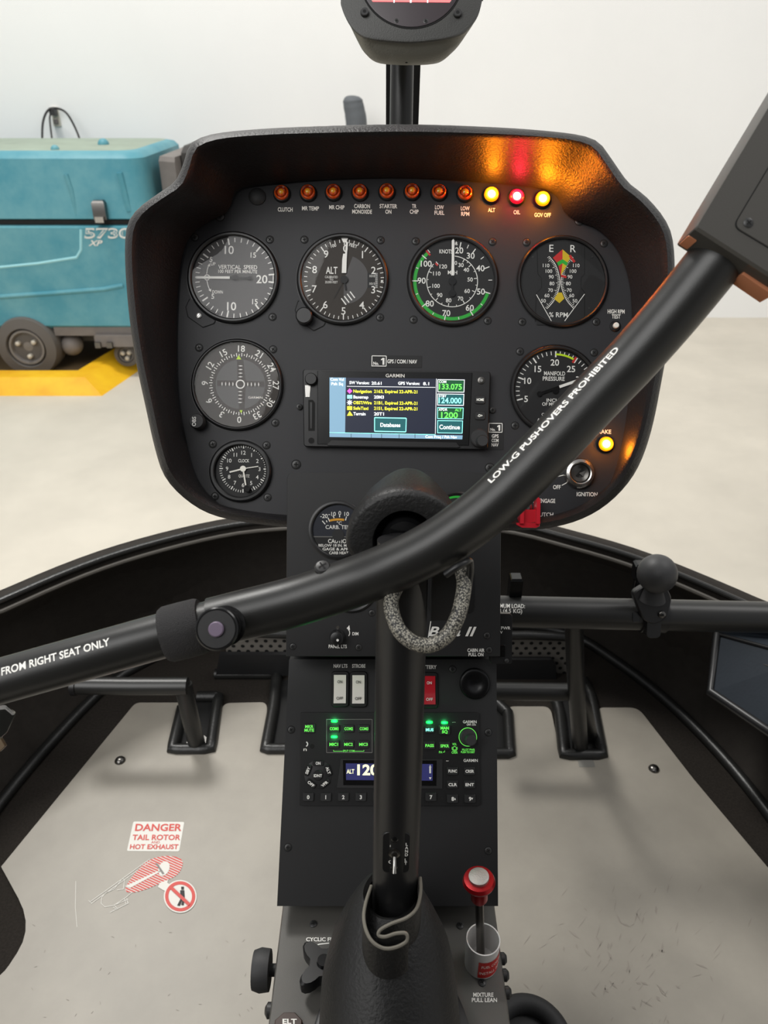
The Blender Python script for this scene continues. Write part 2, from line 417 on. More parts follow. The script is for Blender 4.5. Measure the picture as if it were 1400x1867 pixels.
ou = world_thing('wall_outlet', 'cream wall outlet above the teal scrubber with a black plug in it', 'outlet', tuple(on_y(102, 212, 4.95)))
A = on_y(93, 195, 4.95); B = on_y(112, 230, 4.95)
b = wmb(); b.box(A.x, B.x, 4.935, 4.95, B.z, A.z, 'plate_cream', ch=.003); b.box(A.x+.016, B.x-.016, 4.93, 4.936, B.z+.015, A.z-.06, 'white_paint'); ou.part('cover_plate', b)
b = wmb(); c = on_y(102, 222, 4.93); b.box(c.x-.012, c.x+.012, 4.925, 4.936, c.z-.012, c.z+.012, 'machine_grey', ch=.003); ou.part('socket', b)
b = wmb(); Pc = [(78, 300, 4.80), (77, 262, 4.82), (78, 225, 4.86), (86, 203, 4.88), (99, 197, 4.9), (120, 205, 4.87), (138, 235, 4.85), (149, 268, 4.8), (152, 300, 4.8)]
b.tube(spline([tuple(on_y(*q)) for q in Pc]), .006, 'cable_black', 10)
b.tube(spline([tuple(on_y(*q)) for q in [(99, 203, 4.92), (91, 212, 4.9), (93, 240, 4.86), (97, 270, 4.82), (98, 300, 4.8)]]), .005, 'cable_black', 10)
c = on_y(98, 203, 4.92); b.box(c.x-.016, c.x+.016, 4.89, 4.936, c.z-.02, c.z+.02, 'cable_black', ch=.005)
tag(link_mesh('power_cable', b), 'thin black cable looping up from behind the teal scrubber to the outlet', 'cable')
b = wmb(); P = [Vector((on_y(645, 560, 4.7).x, 4.7, 0)), on_y(648, 420, 4.7), on_y(652, 300, 4.7), on_y(650, 230, 4.7), on_y(647, 205, 4.7), on_y(644, 190, 4.7), on_y(643, 181, 4.7), on_y(643, 174, 4.7)]
b.tube(spline([tuple(p) for p in P], 4), [.058]*12+[.058]*4+[.056]*4+[.054]*4+[.05, .046, .04, .03, .012], 'hose_grey', 18)
tag(link_mesh('fabric_post', b), 'dark grey rounded upright by the wall showing over the instrument panel hood', 'post')

# ============================================================ CABIN
ZF = .45
XC = .012
rim_px = [(-170, 1165), (0, 1077), (193, 1000), (386, 950), (520, 934), (720, 926), (910, 937), (1040, 966), (1185, 1009), (1400, 1098), (1560, 1178)]
rim = [on_z(*p, .72) for p in rim_px]
def ext(lst): return [Vector((-.68, .3, lst[0].z))]+lst+[Vector((.69, .3, lst[0].z))]
rim = [Vector(p) for p in spline([tuple(v) for v in ext(rim)], 6)]
flo = spline([(-.62, .28), (-.605, .5), (-.575, .77), (-.505, 1.0), (-.44, 1.09), (-.33, 1.17), (-.15, 1.2), (0, 1.205), (.15, 1.2), (.34, 1.18), (.43, 1.09), (.509, .95), (.567, .76), (.6, .5), (.62, .28)], 6)
def resamp(P, n):
    P = [Vector(p) for p in P]; L = [0]
    for a, b_ in zip(P, P[1:]): L.append(L[-1]+(b_-a).length)
    out = []; j = 0
    for i in range(n):
        t = L[-1]*i/(n-1)
        while j < len(L)-2 and L[j+1] < t: j += 1
        out.append(P[j].lerp(P[j+1], (t-L[j])/((L[j+1]-L[j]) or 1)))
    return out
N = 80
rimr = resamp(rim, N); flor = resamp([(x, y, ZF) for x, y in flo], N)
cen = Vector((0, .2, 0))
def inw(p, d):
    v = Vector((cen.x-p.x, cen.y-p.y, 0)).normalized(); return Vector((p.x+v.x*d, p.y+v.y*d, p.z))
nose = world_thing('nose_shell', 'black curved nose shell of the cabin ending in a windshield sill', 'fuselage', (XC, 1.15, .42))
b = wmb(); rows = []
outb = [inw(p, -.035) for p in flor]
for q in outb: q.z = .4
rows.append([tuple(q) for q in outb])
rows.append([tuple((inw(r_, -.012)+(q-r_)*.4)+Vector((0, 0, 0))) for r_, q in zip(rimr, outb)])
rows.append([tuple(inw(p, -.004)+Vector((0, 0, -.01))) for p in rimr])
rows.append([tuple(p) for p in rimr])
rows.append([tuple(inw(p, .024)+Vector((0, 0, -.002))) for p in rimr])
rows.append([tuple(inw(p, .026)+Vector((0, 0, -.016))) for p in rimr])
for t in (.25, .5, .75, 1):
    rows.append([tuple((inw(p, .02).lerp(q, t))+Vector(((q.x)*.06*math.sin(PI*t), .03*math.sin(PI*t), 0))) for p, q in zip(rimr, flor)])
b.loft(rows, 'nose_black', False); nose.part('wall', b)
b = wmb(); b.tube([tuple(inw(p, .027)+Vector((0, 0, .0))) for p in rimr], .0045, 'bead_black', 10); nose.part('sill_bead', b)
b = wmb(); b.tube([tuple(inw(p, .036)+Vector((0, 0, -.012))) for p in rimr], .0035, 'sill_grey', 8); nose.part('sill_trim', b)
b = wmb(); b.tube([tuple(inw(p, .006)+Vector((0, 0, .006))) for p in flor], .0095, 'bead_black', 12); nose.part('carpet_piping', b)
# cabin floor
b = wmb(); b.prism([(p.x, p.y) for p in flor]+[(.62, -.1), (-.62, -.1)], .41, ZF, 'carpet_black'); cf = link_mesh('cabin_carpet', b)
tag(cf, 'black carpeted cabin floor under the grey scuff plates', 'carpet')

def floor_fn(z): return lambda px, py, zz: on_z(px, py, z)+Vector((0, 0, zz))
ZP = ZF+.004
def plate(name, label, outline):
    pts = [on_z(x, y, ZP) for x, y in outline]
    T = world_thing(name, label, 'floor plate', (sum(p.x for p in pts)/len(pts), sum(p.y for p in pts)/len(pts), ZF))
    b = wmb(); b.prism([(p.x, p.y) for p in pts], ZF+.0002, ZP, 'plate_metal'); T.part('sheet', b); return T
def rnd(pts, rads):       # rounds corners of a polygon (radius per corner)
    out = []; n = len(pts)
    for i, p in enumerate(pts):
        r = rads[i]; a = Vector(pts[i-1]); c = Vector(pts[(i+1) % n]); q = Vector(p)
        if r == 0: out.append(tuple(q)); continue
        d1 = (a-q); d2 = (c-q); r1 = min(r, d1.length*.49); r2 = min(r, d2.length*.49)
        s0 = q+d1.normalized()*r1; s1 = q+d2.normalized()*r2
        for k in range(6):
            t = k/5; out.append(tuple(s0*(1-t)**2+q*2*t*(1-t)+s1*t*t))
    return out
LP = rnd([(247, 1281), (326, 1281), (309, 1372), (390, 1372), (406, 1282), (488, 1280), (478, 1372), (530, 1372), (530, 2150), (-420, 2150), (-190, 1830), (0, 1785), (62, 1690), (2, 1580)],
         [10, 0, 0, 0, 14, 14, 0, 0, 0, 0, 40, 30, 60, 0])
RP = rnd([(902, 1380), (934, 1380), (925, 1288), (1003, 1288), (1023, 1382), (1103, 1382), (1089, 1290), (1163, 1290), (1264, 1420), (1400, 1582), (1700, 1930), (1700, 2150), (895, 2150)],
         [0, 0, 12, 14, 0, 0, 12, 16, 0, 0, 0, 0, 0])
lp = plate('scuff_plate', 'grey scuff plate left of the console carrying the red danger sticker', LP)
rp = plate('scuff_plate', 'bare grey scuff plate right of the console with smudge marks', RP)
def rivet(T, px, py):
    c = on_z(px, py, ZP); b = wmb(); b.lathe([(.0085, c.z-.001), (.0085, c.z+.001), (.0065, c.z+.004), (.003, c.z+.0055)], 'dark_steel', (c.x, c.y), 20); T.part('rivet', b)
rivet(lp, 219, 1387); rivet(rp, 1192, 1402)
b = pxmb(floor_fn(ZP)); b.poly([(1052, -1383), (1081, -1383), (1085, -1399), (1056, -1399)], 'tape_grey', .0004); rp.part('tape', b, label='grey tape patch')
# smudges on the right plate
b = pxmb(floor_fn(ZP)); rr = random.Random(3)
for k in range(120):
    x = rr.gauss(1160, 95); y = rr.gauss(1735, 75)
    if x < 960 or x > 1380 or y < 1600 or (x-1264)*1.19+1420 > y: continue
    a = rr.choice([.9, 1.1, -.7])+rr.gauss(0, .3); L_ = rr.uniform(4, 13); wd = rr.uniform(1.0, 2.4)
    dx, dy = math.cos(a)*L_, -math.sin(a)*L_
    b.poly([(x-dx, -y+dy), (x-wd, -y-wd*.6), (x+dx*.9, -y-dy), (x+wd, -y+wd)], 'plate_scuff', .0003)
rp.part('smudge', b, label='grey smudges')['kind'] = 'stuff'
# sticker on left plate (zoom grid -> photo px)
Z6 = lambda x, y: (x*.3714, -(1380+y*.3714))
st = pxmb(floor_fn(ZP)); st.poly(rnd([Z6(655, 318), Z6(905, 320), Z6(880, 465), Z6(623, 463)], [3]*4), 'sticker_white', .0004)
for t, x, y, w_, h in (('DANGER', 776, 347, 228, 34), ('TAIL ROTOR', 768, 396, 232, 26), ('AND', 763, 420, 42, 12), ('HOT EXHAUST', 757, 442, 240, 23)):
    st.text(t, *Z6(x, y), h*.3714, 'sticker_red', w_*.3714, z=.0008, bold=.02 if h > 20 else 0, shear=.12)
so = lp.part('warning_sticker', st, label='white sticker reading DANGER TAIL ROTOR AND HOT EXHAUST in red')
sg = pxmb(floor_fn(ZP)); blob = spline([(615, 655), (640, 602), (700, 532), (760, 497), (830, 487), (885, 500), (897, 530), (870, 580), (800, 615), (720, 650), (650, 667)], 5, True)
sg.poly([Z6(*p) for p in blob], 'sticker_white', .0003)
def scan(poly, k, sl=.45):      # intersections of the slanted line y = k + sl*x with a polygon
    xs = []
    for a, c in zip(poly, poly[1:]+poly[:1]):
        fa, fc = a[1]-sl*a[0]-k, c[1]-sl*c[0]-k
        if (fa > 0) != (fc > 0): t = fa/(fa-fc); xs.append(a[0]+(c[0]-a[0])*t)
    return sorted(xs)
k = -300
while k < 600:
    x0 = scan(blob, k); x1 = scan(blob, k+7.5)
    if len(x0) == 2 and len(x1) == 2:
        sg.poly([Z6(x0[0], k+.45*x0[0]), Z6(x0[1], k+.45*x0[1]), Z6(x1[1], k+7.5+.45*x1[1]), Z6(x1[0], k+7.5+.45*x1[0])], 'sticker_red', .0006)
    k += 13
sg.poly([Z6(615, 637), Z6(790, 555), Z6(793, 562), Z6(640, 645)], 'sticker_white', .0009)
el = [(805+34*math.cos(a)*.8+8*math.sin(a), 550-34*math.sin(a)*1.05) for a in [2*PI*i/20 for i in range(20)]]
sg.poly([Z6(*p) for p in el], 'sticker_white', .0009)
sg.poly([Z6(762, 522), Z6(775, 528), Z6(808, 575), Z6(798, 580)], 'grey_paint', .0011)
for L_ in ([(440, 715), (735, 503)], [(450, 720), (740, 512)], [(435, 705), (452, 722)], [(500, 690), (520, 668), (560, 650), (600, 600), (612, 603), (606, 650), (575, 655)], [(500, 690), (497, 720), (515, 738), (560, 730), (620, 690), (650, 665)],
           [(540, 765), (632, 718)], [(555, 738), (575, 752)], [(562, 730), (580, 748)], [(612, 698), (618, 722)], [(622, 694), (628, 718)], [(570, 725), (630, 700)]):
    sg.line([Z6(*p) for p in L_], 1.0, .0006, 'sticker_white')
sg.poly([Z6(770, 650), Z6(785, 620), Z6(825, 605), Z6(822, 620), Z6(850, 635), Z6(835, 668), Z6(800, 655), Z6(775, 640)], 'sticker_white', .0007)
cx, cy = Z6(885, 687)
sg.disc(cx, cy, 30, .0009, 'sticker_white')
sg.arc(cx, cy, 21.5, 27.5, 0, 360, .0012, 'sticker_red', 40)
sg.line([(cx-17, cy+16), (cx+17, cy-16)], 6, .0018, 'sticker_red')
for P in ([(890, 640), (903, 640), (903, 655), (890, 655)], [(885, 658), (905, 658), (908, 700), (886, 702)], [(886, 700), (896, 700), (884, 735), (870, 733)], [(896, 700), (906, 700), (902, 732), (890, 730)]):
    sg.poly([Z6(*p) for p in P], 'machine_dark', .0015)
lp.part('tail_rotor_pictogram', sg, label='red hatched tail rotor warning pictogram')
sc_ = pxmb(floor_fn(ZP)); sc_.line([Z6(372, 610), Z6(370, 740), Z6(378, 835)], .8, .0003, 'sticker_white')
rr = random.Random(5)
for i in range(26):
    x, y = rr.uniform(150, 1250), rr.uniform(800, 1290); a = rr.uniform(0, 3); sc_.line([Z6(x, y), Z6(x+14*math.cos(a), y+14*math.sin(a))], .8, .0003, 'plate_scuff')
lp.part('scratch', sc_)['kind'] = 'stuff'

# cabin behind the camera
b = wmb(); b.box(-.62, .62, -.42, -.38, .45, 1.66, 'nose_black'); tag(link_mesh('rear_bulkhead', b), 'black upholstered bulkhead behind the seats', 'bulkhead')
b = wmb(); b.box(-.62, .62, -.38, -.15, 1.62, 1.66, 'nose_black'); tag(link_mesh('cabin_roof', b), 'black cabin roof panel above the seats', 'roof')
# pedal slot frames
def beadpath(T, pts, rad, z=ZF+.006, name='bead'):
    b = wmb(); b.tube([tuple(on_z(*p, z)) for p in pts], rad, 'bead_black', 12); return T.part(name, b)
def slotthing(label, pts, pit, grp='pedal slots'):
    c = on_z(*pts[len(pts)//2], ZF); T = world_thing('pedal_slot', label, 'pedal slot', tuple(c), grp)
    dense = []
    for a, d in zip(pts, pts[1:]):
        for k in range(8): dense.append((a[0]+(d[0]-a[0])*k/8, a[1]+(d[1]-a[1])*k/8))
    dense.append(pts[-1]); beadpath(T, dense, .0095, name='frame_bead')
    b = pxmb(floor_fn(ZF)); b.poly([(x, -y) for x, y in pit], 'hole_black', .0006); T.part('opening', b)
slotthing('black padded pedal slot with the left pedal arm in it', [(360, 1270), (398, 1270), (384, 1366), (314, 1366), (332, 1290)], [(345, 1275), (395, 1275), (380, 1362), (318, 1362)])
slotthing('black padded pedal slot against the left side of the console', [(392, 1229), (505, 1229), (498, 1290), (484, 1366), (522, 1366)], [(508, 1240), (530, 1240), (524, 1362), (490, 1362)])
slotthing('black padded pedal slot against the right side of the console', [(905, 1280), (926, 1300), (930, 1374), (900, 1374)], [(900, 1290), (922, 1300), (926, 1368), (900, 1368)])
slotthing('black padded pedal slot around the upright post on the right', [(1012, 1270), (1020, 1300), (1028, 1376), (1098, 1376), (1078, 1270), (1064, 1240)], [(1020, 1275), (1074, 1275), (1092, 1370), (1034, 1370)])

# perforated heater panels
def vent(label, x0, x1, y0, y1, fl, yw=1.06):
    T = world_thing('heater_grille', label, 'vent', tuple(on_y((x0+x1)/2, y1, yw)), 'heater grilles')
    A = on_y(x0, y0, yw); B = on_y(x1, y1, yw); b = wmb(); b.box(A.x, B.x, yw, yw+.004, B.z, A.z, 'grille_grey')
    o = T.part('perforated_sheet', b); b = wmb(); i = 0; z = A.z-.008
    while z > B.z:
        x = A.x+.006+(i % 2)*.008
        while x < B.x-.003:
            b.lathe([(.0036, yw-.0003), (.0001, yw-.0002)], 'hole_black', (x, 0), 10) if 0 else b.poly([(x+.0036*math.cos(q*PI/4), yw-.0006, z+.0036*math.sin(q*PI/4)) for q in range(8)], 'hole_black')
            x += .0165
        z -= .0115; i += 1
    T.part('hole_pattern', b, o)
    P = [on_y(*p, yw-.012) for p in fl]; b = wmb()
    b.loft([[tuple(p+Vector((0, -.004, 0))) for p in P], [tuple(p+Vector((0, .004, 0))) for p in P]], 'console_black', True, True, True); T.part('flap', b)
    b = wmb(); b.tube([tuple(on_y(x0-4, y0-7, yw-.01)), tuple(on_y((x0+x1)/2, y0-8, yw-.014)), tuple(on_y(x1+2, y0-5, yw-.01))], .008, 'bead_black', 12); T.part('bead', b)
vent('perforated heater grille left of the console, low in the nose', 409, 530, 1162, 1232, [(401, 1191), (530, 1191), (530, 1229), (394, 1229)])
vent('perforated heater grille right of the console, beside the upright post', 895, 1030, 1166, 1262, [(895, 1200), (1004, 1200), (1013, 1210), (1013, 1262), (895, 1262)])

# pedals
def wtube(T, name, pts, rad, m='tube_black', n=24, parent=None, label=None):
    b = wmb(); b.tube([tuple(p) for p in pts], rad, m, n); return T.part(name, b, parent, label)
T = world_thing('rudder_pedal', 'black tubular pedal standing in the left slot, bar pointing left', 'pedal', tuple(on_z(358, 1362, ZF)), 'tail rotor pedals')
wtube(T, 'foot_bar', [pt(140, 1250, 1.17), pt(240, 1251, 1.17), pt(342, 1251, 1.17)], .0135)
wtube(T, 'arm', [pt(334, 1248, 1.175), pt(345, 1300, 1.19), on_z(360, 1362, ZF)], .0135)
b = wmb(); c = on_z(360, 1358, ZF); b.lathe([(.017, c.z), (.017, c.z+.006)], 'steel', (c.x, c.y), 20); T.part('arm_socket', b)
wtube(T, 'end_cap', [pt(132, 1250, 1.17), pt(141, 1250, 1.17)], .0155, 'satin_black')
T = world_thing('rudder_pedal', 'black tubular pedal beside the console on the right, bar pointing left', 'pedal', tuple(on_z(1075, 1340, ZF)), 'tail rotor pedals')
wtube(T, 'foot_bar', [pt(880, 1260, 1.15), pt(980, 1261, 1.15), pt(1058, 1262, 1.15)], .0135)
wtube(T, 'arm', [pt(1052, 1260, 1.155), pt(1066, 1290, 1.18), on_z(1078, 1345, ZF)], .011)
# cross tube and upright
T = world_thing('crossbar', 'thick black horizontal tube with a white load placard running to the right', 'tube', tuple(on_z(1055, 1370, ZF)))
DB = 1.0; RB = .0205
cb = [pt(890, 1114, DB), pt(1150, 1120, DB), pt(1420, 1126, DB), pt(1620, 1130, DB)]
wtube(T, 'tube', cb, RB, n=40)
wtube(T, 'upright_post', [pt(1046, 1125, 1.01), pt(1049, 1230, 1.1), on_z(1058, 1368, ZF)], .0125, n=28, label='black upright post')
def arc_fn(c0, c1, rad, d):
    ax = (c1-c0).normalized()
    def fn(px, py, z):
        r = ray(px, py); q = CAM-c0; rp_ = r-ax*r.dot(ax); qp = q-ax*q.dot(ax)
        A_, B_, C_ = rp_.dot(rp_), 2*rp_.dot(qp), qp.dot(qp)-(rad+z)**2; D_ = B_*B_-4*A_*C_
        if D_ < 0: D_ = 0
        return CAM+r*((-B_-math.sqrt(D_))/(2*A_))
    return fn
b = pxmb(arc_fn(cb[0], cb[3], RB+.0004, 0)); b.text('MAXIMUM LOAD:', 957, -1105, 7.5, 'white_paint', 66, z=0, anchor='r', rot=-1); b.text('10 LB (4.5 KG)', 952, -1114, 7.5, 'white_paint', 60, z=0, anchor='r', rot=-1)
T.part('load_placard', b, label='white MAXIMUM LOAD lettering')
b = wmb(); c = pt(938, 1087, DB); b.box(c.x-.008, c.x+.008, c.y-.006, c.y+.012, c.z-.01, c.z+.03, 'gloss_black', ch=.003); o = tag(link_mesh('bracket_clip', b), 'small black clip standing on the crossbar next to the console', 'clip')

# ball mount
T = world_thing('ball_mount', 'black rubber ball mount clamped around the right crossbar', 'mount', tuple(pt(1190, 1120, DB)))
ax = (cb[3]-cb[0]).normalized()
c = pt(1188, 1119, DB)
b = wmb(); b.tube([tuple(c-ax*.016), tuple(c+ax*.016)], RB+.004, 'satin_black', 36); T.part('clamp_band', b)
fm = Frame(1190, 1100, DB-.034, -8); 
g = fm.thing('x', '', '', 1188, 1100); bpy.data.objects.remove(g.o); g.o = T.o; gm = g.M
def gpart(name, mb, **k): 
    o = link_mesh(name, mb, T.M, T.o); return o
b = g.mb(); dia = rnd([(-37, 20), (-12, 36), (22, 36), (36, 10), (28, -28), (6, -40), (-14, -32)], [10]*7); b.prism(dia, -14, 3, 'satin_black', ch=2); gpart('base_plate', b)
b = g.mb(); b.lathe([(6.5, 2), (6.5, 7), (5, 8)], 'dark_steel', (18, -20), 16); b.disc(18, -20, 3, 8.2, 'hole_black', 6); gpart('bolt', b)
b = g.mb(); b.rbox(8, -45, 26, 44, 8, -26, -4, 'satin_black'); b.rbox(-22, -30, 14, 20, 4, -30, -14, 'gloss_black'); gpart('clamp_jaw', b)
b = wmb(); p0 = pt(1188, 1092, .965); p1 = pt(1197, 1048, .95); b.tube([tuple(p0), tuple(p0.lerp(p1, .4)), tuple(p1)], [.017, .0115, .011], 'rubber', 24); gpart('neck', b)
b = wmb(); b.sphere(tuple(pt(1198, 1046, .945)), .0242, 'ball_rubber', 40); gpart('ball', b)
b = wmb(); p = pt(1165, 1050, 1.02); b.tube([tuple(p), tuple(p+Vector((.0, 0, -.05)))], .006, 'gloss_black', 12); b.box(p.x-.008, p.x+.01, p.y-.005, p.y+.01, p.z-.004, p.z+.02, 'gloss_black', ch=.003); gpart('clamp_lever', b)

# blue-grey case on right side wall
T = world_thing('door_pocket', 'dark blue-grey moulded pocket with black trim on the right side wall', 'pocket', tuple(pt(1345, 1290, 1.15)))
qd = [pt(1308, 1156, 1.17), pt(1470, 1200, 1.02), pt(1470, 1380, .97), pt(1296, 1262, 1.13)]
b = wmb(); b.loft([[tuple(p) for p in qd], [tuple(p+Vector((.05, .03, 0))) for p in qd]], 'case_blue', True, True, True); T.part('case', b)
b = wmb(); b.tube([tuple(qd[0]), tuple(qd[3]), tuple(qd[2])], .007, 'satin_black', 12); b.tube([tuple(qd[0]), tuple(qd[1])], .003, 'satin_black', 12); T.part('trim', b)
b = wmb(); b.tube([tuple(pt(1320, 1185, 1.155)), tuple(pt(1470, 1240, 1.0))], .0015, 'machine_dark', 8); T.part('lid_line', b)

# rubber ring lower right, left edge clear clip
b = wmb(); c = on_z(962, 1900, ZF+.02); lps = []
for i in range(48):
    a = 2*PI*i/48; lps.append((c.x+.038*math.cos(a), c.y+.038*math.sin(a), c.z+.004))
b.tube(lps+lps[:2], .011, 'rubber', 14, cap=False); b.lathe([(.048, ZP+.0002), (.044, c.z-.004), (.03, c.z)], 'rubber', (c.x, c.y), 40)
tag(link_mesh('rubber_boot', b), 'black rubber boot ring at the foot of the console on the right plate', 'boot')
T = world_thing('headset_clip', 'small clear plastic clip with a tan end at the left edge below the cyclic grip', 'clip', tuple(pt(5, 1330, .47)))
fm = Frame(5, 1330, .47, 0)
g = fm.thing('x', '', '', 5, 1320); bpy.data.objects.remove(g.o)
b = g.mb(); b.prism([(-30, 26), (8, 30), (22, 18), (8, -14), (-4, -26), (-30, -20)], -3, 3, 'clear_plastic', ch=1.5); T.part('clear_body', b)
b = g.mb(); b.line([(-30, 30), (6, 34), (20, 22)], 3, 4, 'steel'); b.prism([(-30, 29), (7, 33), (22, 21), (20, 17), (6, 28), (-30, 24)], -3, 4, 'steel'); T.part('metal_edge', b)
b = g.mb(); b.prism([(-20, -22), (-2, -26), (6, -40), (-4, -50), (-24, -44)], -4, 3, 'brass_dull', ch=1.5); T.part('tan_end', b)

# windshield: bow and two panes
bow = world_thing('windshield', 'clear bubble windshield in two panes with a narrow black centre bow', 'windshield', (.02, 1.12, .73))
def bowpt(t, x=0): # t 0 at sill .. 1 top
    return Vector((x, 1.165-.34*t**1.7, .725+1.0*t))
b = wmb(); rows = []
for i in range(13):
    p = bowpt(i/12, .0212); rows.append([(p.x-.019, p.y, p.z), (p.x+.019, p.y, p.z), (p.x+.019, p.y-.012, p.z), (p.x-.019, p.y-.012, p.z)])
b.loft(rows, 'satin_black', True, True, True); bow.part('centre_bow', b, label='narrow black centre bow')
def pane(i0, i1, label):
    b = wmb(); rows = []
    for k in range(9):
        t = k/8; rows.append([tuple(inw(p, .008+.30*t**1.9*(1 if True else 0))+Vector((0, 0, .003+1.0*t))) for p in rimr[i0:i1]])
    b.loft(rows, 'windshield_glass', False); b.recalc = False
    bow.part('windshield_pane', b, label=label)
mid = min(range(N), key=lambda i: abs(rimr[i].x-.0265))
pane(14, mid, 'clear windshield pane left of the centre bow'); pane(mid+1, N-14, 'clear windshield pane right of the centre bow')

# ============================================================ INSTRUMENT PANEL
PANEL = Frame(728, 600, .68, 0, -.8)
PT = PANEL.thing('instrument_panel', 'black instrument panel with a padded vinyl hood, facing the camera', 'instrument panel', 728, 600)
face = [(430, 352), (450, 341), (520, 333), (620, 326), (740, 324), (860, 330), (960, 340), (1000, 348), (1018, 362), (1028, 385), (1050, 402), (1090, 418), (1125, 455), (1146, 510), (1152, 580), (1151, 660), (1143, 750), (1130, 825), (1112, 880), (1078, 922), (1030, 942), (970, 950), (880, 952), (740, 953), (560, 950), (450, 942), (395, 915), (358, 870), (338, 800), (325, 720), (322, 620), (326, 520), (335, 460), (352, 425), (385, 402), (412, 388), (422, 370)]
outer = [(342, 272), (352, 258), (385, 245), (450, 237), (560, 231), (740, 227), (900, 232), (1000, 239), (1060, 247), (1092, 260), (1115, 290), (1145, 332), (1175, 356), (1204, 388), (1222, 420), (1229, 460), (1229, 520), (1220, 610), (1205, 700), (1186, 790), (1160, 858), (1120, 908), (1070, 942), (1010, 961), (940, 967), (740, 967), (540, 962), (440, 951), (378, 935), (332, 905), (300, 868), (283, 820), (265, 740), (248, 660), (236, 580), (229, 500), (228, 440), (234, 405), (252, 380), (285, 355), (318, 332), (333, 302)]
HC = (728, 600)
def polar(poly, n=180):
    P = spline(poly, 5, True); A = []
    for x, y in P: A.append((math.atan2(HC[1]-y, x-HC[0]) % (2*PI), math.hypot(x-HC[0], y-HC[1])))
    A.sort(); out = []
    for i in range(n):
        a = 2*PI*i/n; j = 0
        while j < len(A) and A[j][0] < a: j += 1
        a1 = A[j % len(A)]; a0 = A[j-1]
        d1 = (a1[0]-a0[0]) % (2*PI) or 1e-6; t = ((a-a0[0]) % (2*PI))/d1
        out.append((a, a0[1]+(a1[1]-a0[1])*t))
    return out
fp = polar(face); op = polar(outer)
def pxy(a, r): return (HC[0]+r*math.cos(a), HC[1]-r*math.sin(a))
def dlip(py):
    if py < 350: return .606
    if py < 850: return .606+.026*(py-350)/500
    return .632+.042*min(1, (py-850)/105)
DF = .68
rings = []
b = wmb()
def ring(src, dr, dd, dfix=None, fwd=0):
    out = []
    for (a, r), (_, ro) in zip(src, op):
        x, y = pxy(a, r+dr); yo = pxy(a, ro)[1]; d = dfix if dfix else dlip(yo)+dd
        out.append(tuple(pt(x, y, d)+F*fwd))
    return out
rings = [ring(fp, 0, 0, DF+.004), ring(fp, 0, 0, DF-.003)]
fmid = [(a, rf*.45+(ro-24)*.55) for (a, rf), (_, ro) in zip(fp, op)]
mid_ring = []
for (a, r), (_, ro) in zip(fmid, op):
    x, y = pxy(a, r); yo = pxy(a, ro)[1]; mid_ring.append(tuple(pt(x, y, (DF+dlip(yo)+.005)/2)))
rings.append(mid_ring)
rings += [ring(op, -25, .006), ring(op, -20, -.0005), ring(op, -13, -.004), ring(op, -6, -.001), ring(op, -1, .005), ring(op, 0, .012)]
rings.append([tuple(Vector(p)+F*.05) for p in rings[-1]]); rings.append([tuple((Vector(p)+F*.03).lerp(pt(728, 620, .78), .12)) for p in rings[-1]])
b.loft(rings, 'hood_vinyl', True); PT.part('padded_hood', b, sharp=60)
b = PT.mb(); fpts = [PT.L(*pxy(a, r)) for a, r in fp]; b.prism(fpts, -10, 0, 'panel_black'); PT.part('face_plate', b)
b = wmb(); bk = rings[-1]; b.loft([bk, [tuple(Vector(p)+F*.02) for p in bk]], 'satin_black', True, True, True); PT.part('back_cover', b)
b = wmb(); b.tube([tuple(pt(720, 930, .74)), tuple(pt(718, 1180, .86))], .05, 'satin_black', 20); PT.part('pedestal_core', b)

add_screws(PT, [(401, 395), (1056, 403), (540, 847), (893, 853)], 7.5)
add_screws(PT, [(318, 673)], 5.5)
lt = PT.mb()
def cap(s, px, py, h=7, w_=None, m='caption_white', bold=.02, T=PT, mbx=None, z=.6, rot=0, shear=0):
    (mbx or lt).text(s, *T.L(px, py), h, m, w_, z=z, bold=bold, rot=rot, shear=shear)
for s_, x, y, w_ in (('CLUTCH', 520, 382, 27), ('MR TEMP', 566, 380, 31), ('MR CHIP', 614, 378, 28), ('CARBON', 660, 376, 29), ('MONOXIDE', 660, 386, 36), ('STARTER', 708, 376, 32), ('ON', 708, 386, 11), ('TR', 755, 376, 8), ('CHIP', 755, 386, 16),
                     ('LOW', 801, 378, 16), ('FUEL', 801, 388, 18), ('LOW', 848, 380, 16), ('RPM', 848, 390, 15), ('ALT', 896, 383, 13), ('OIL', 942, 387, 12), ('GOV OFF', 989, 392, 30), ('HIGH RPM', 1123, 568, 31), ('TEST', 1123, 577, 16),
                     ('BRAKE', 1099, 787, 30), ('OFF', 1015, 888, 14), ('IGNITION', 1070, 901, 38), ('DISENGAGE', 992, 913, 40), ('CLUTCH', 990, 938, 37)):
    cap(s_, x, y, 7.4, w_)
lt.line([PT.L(1024, 885), PT.L(1033, 880)], 1.4, .6, 'caption_white'); lt.line([PT.L(1016, 869), PT.L(1028, 866)], 1.4, .6, 'caption_white')
PT.part('printed_captions', lt, label='white printed captions')

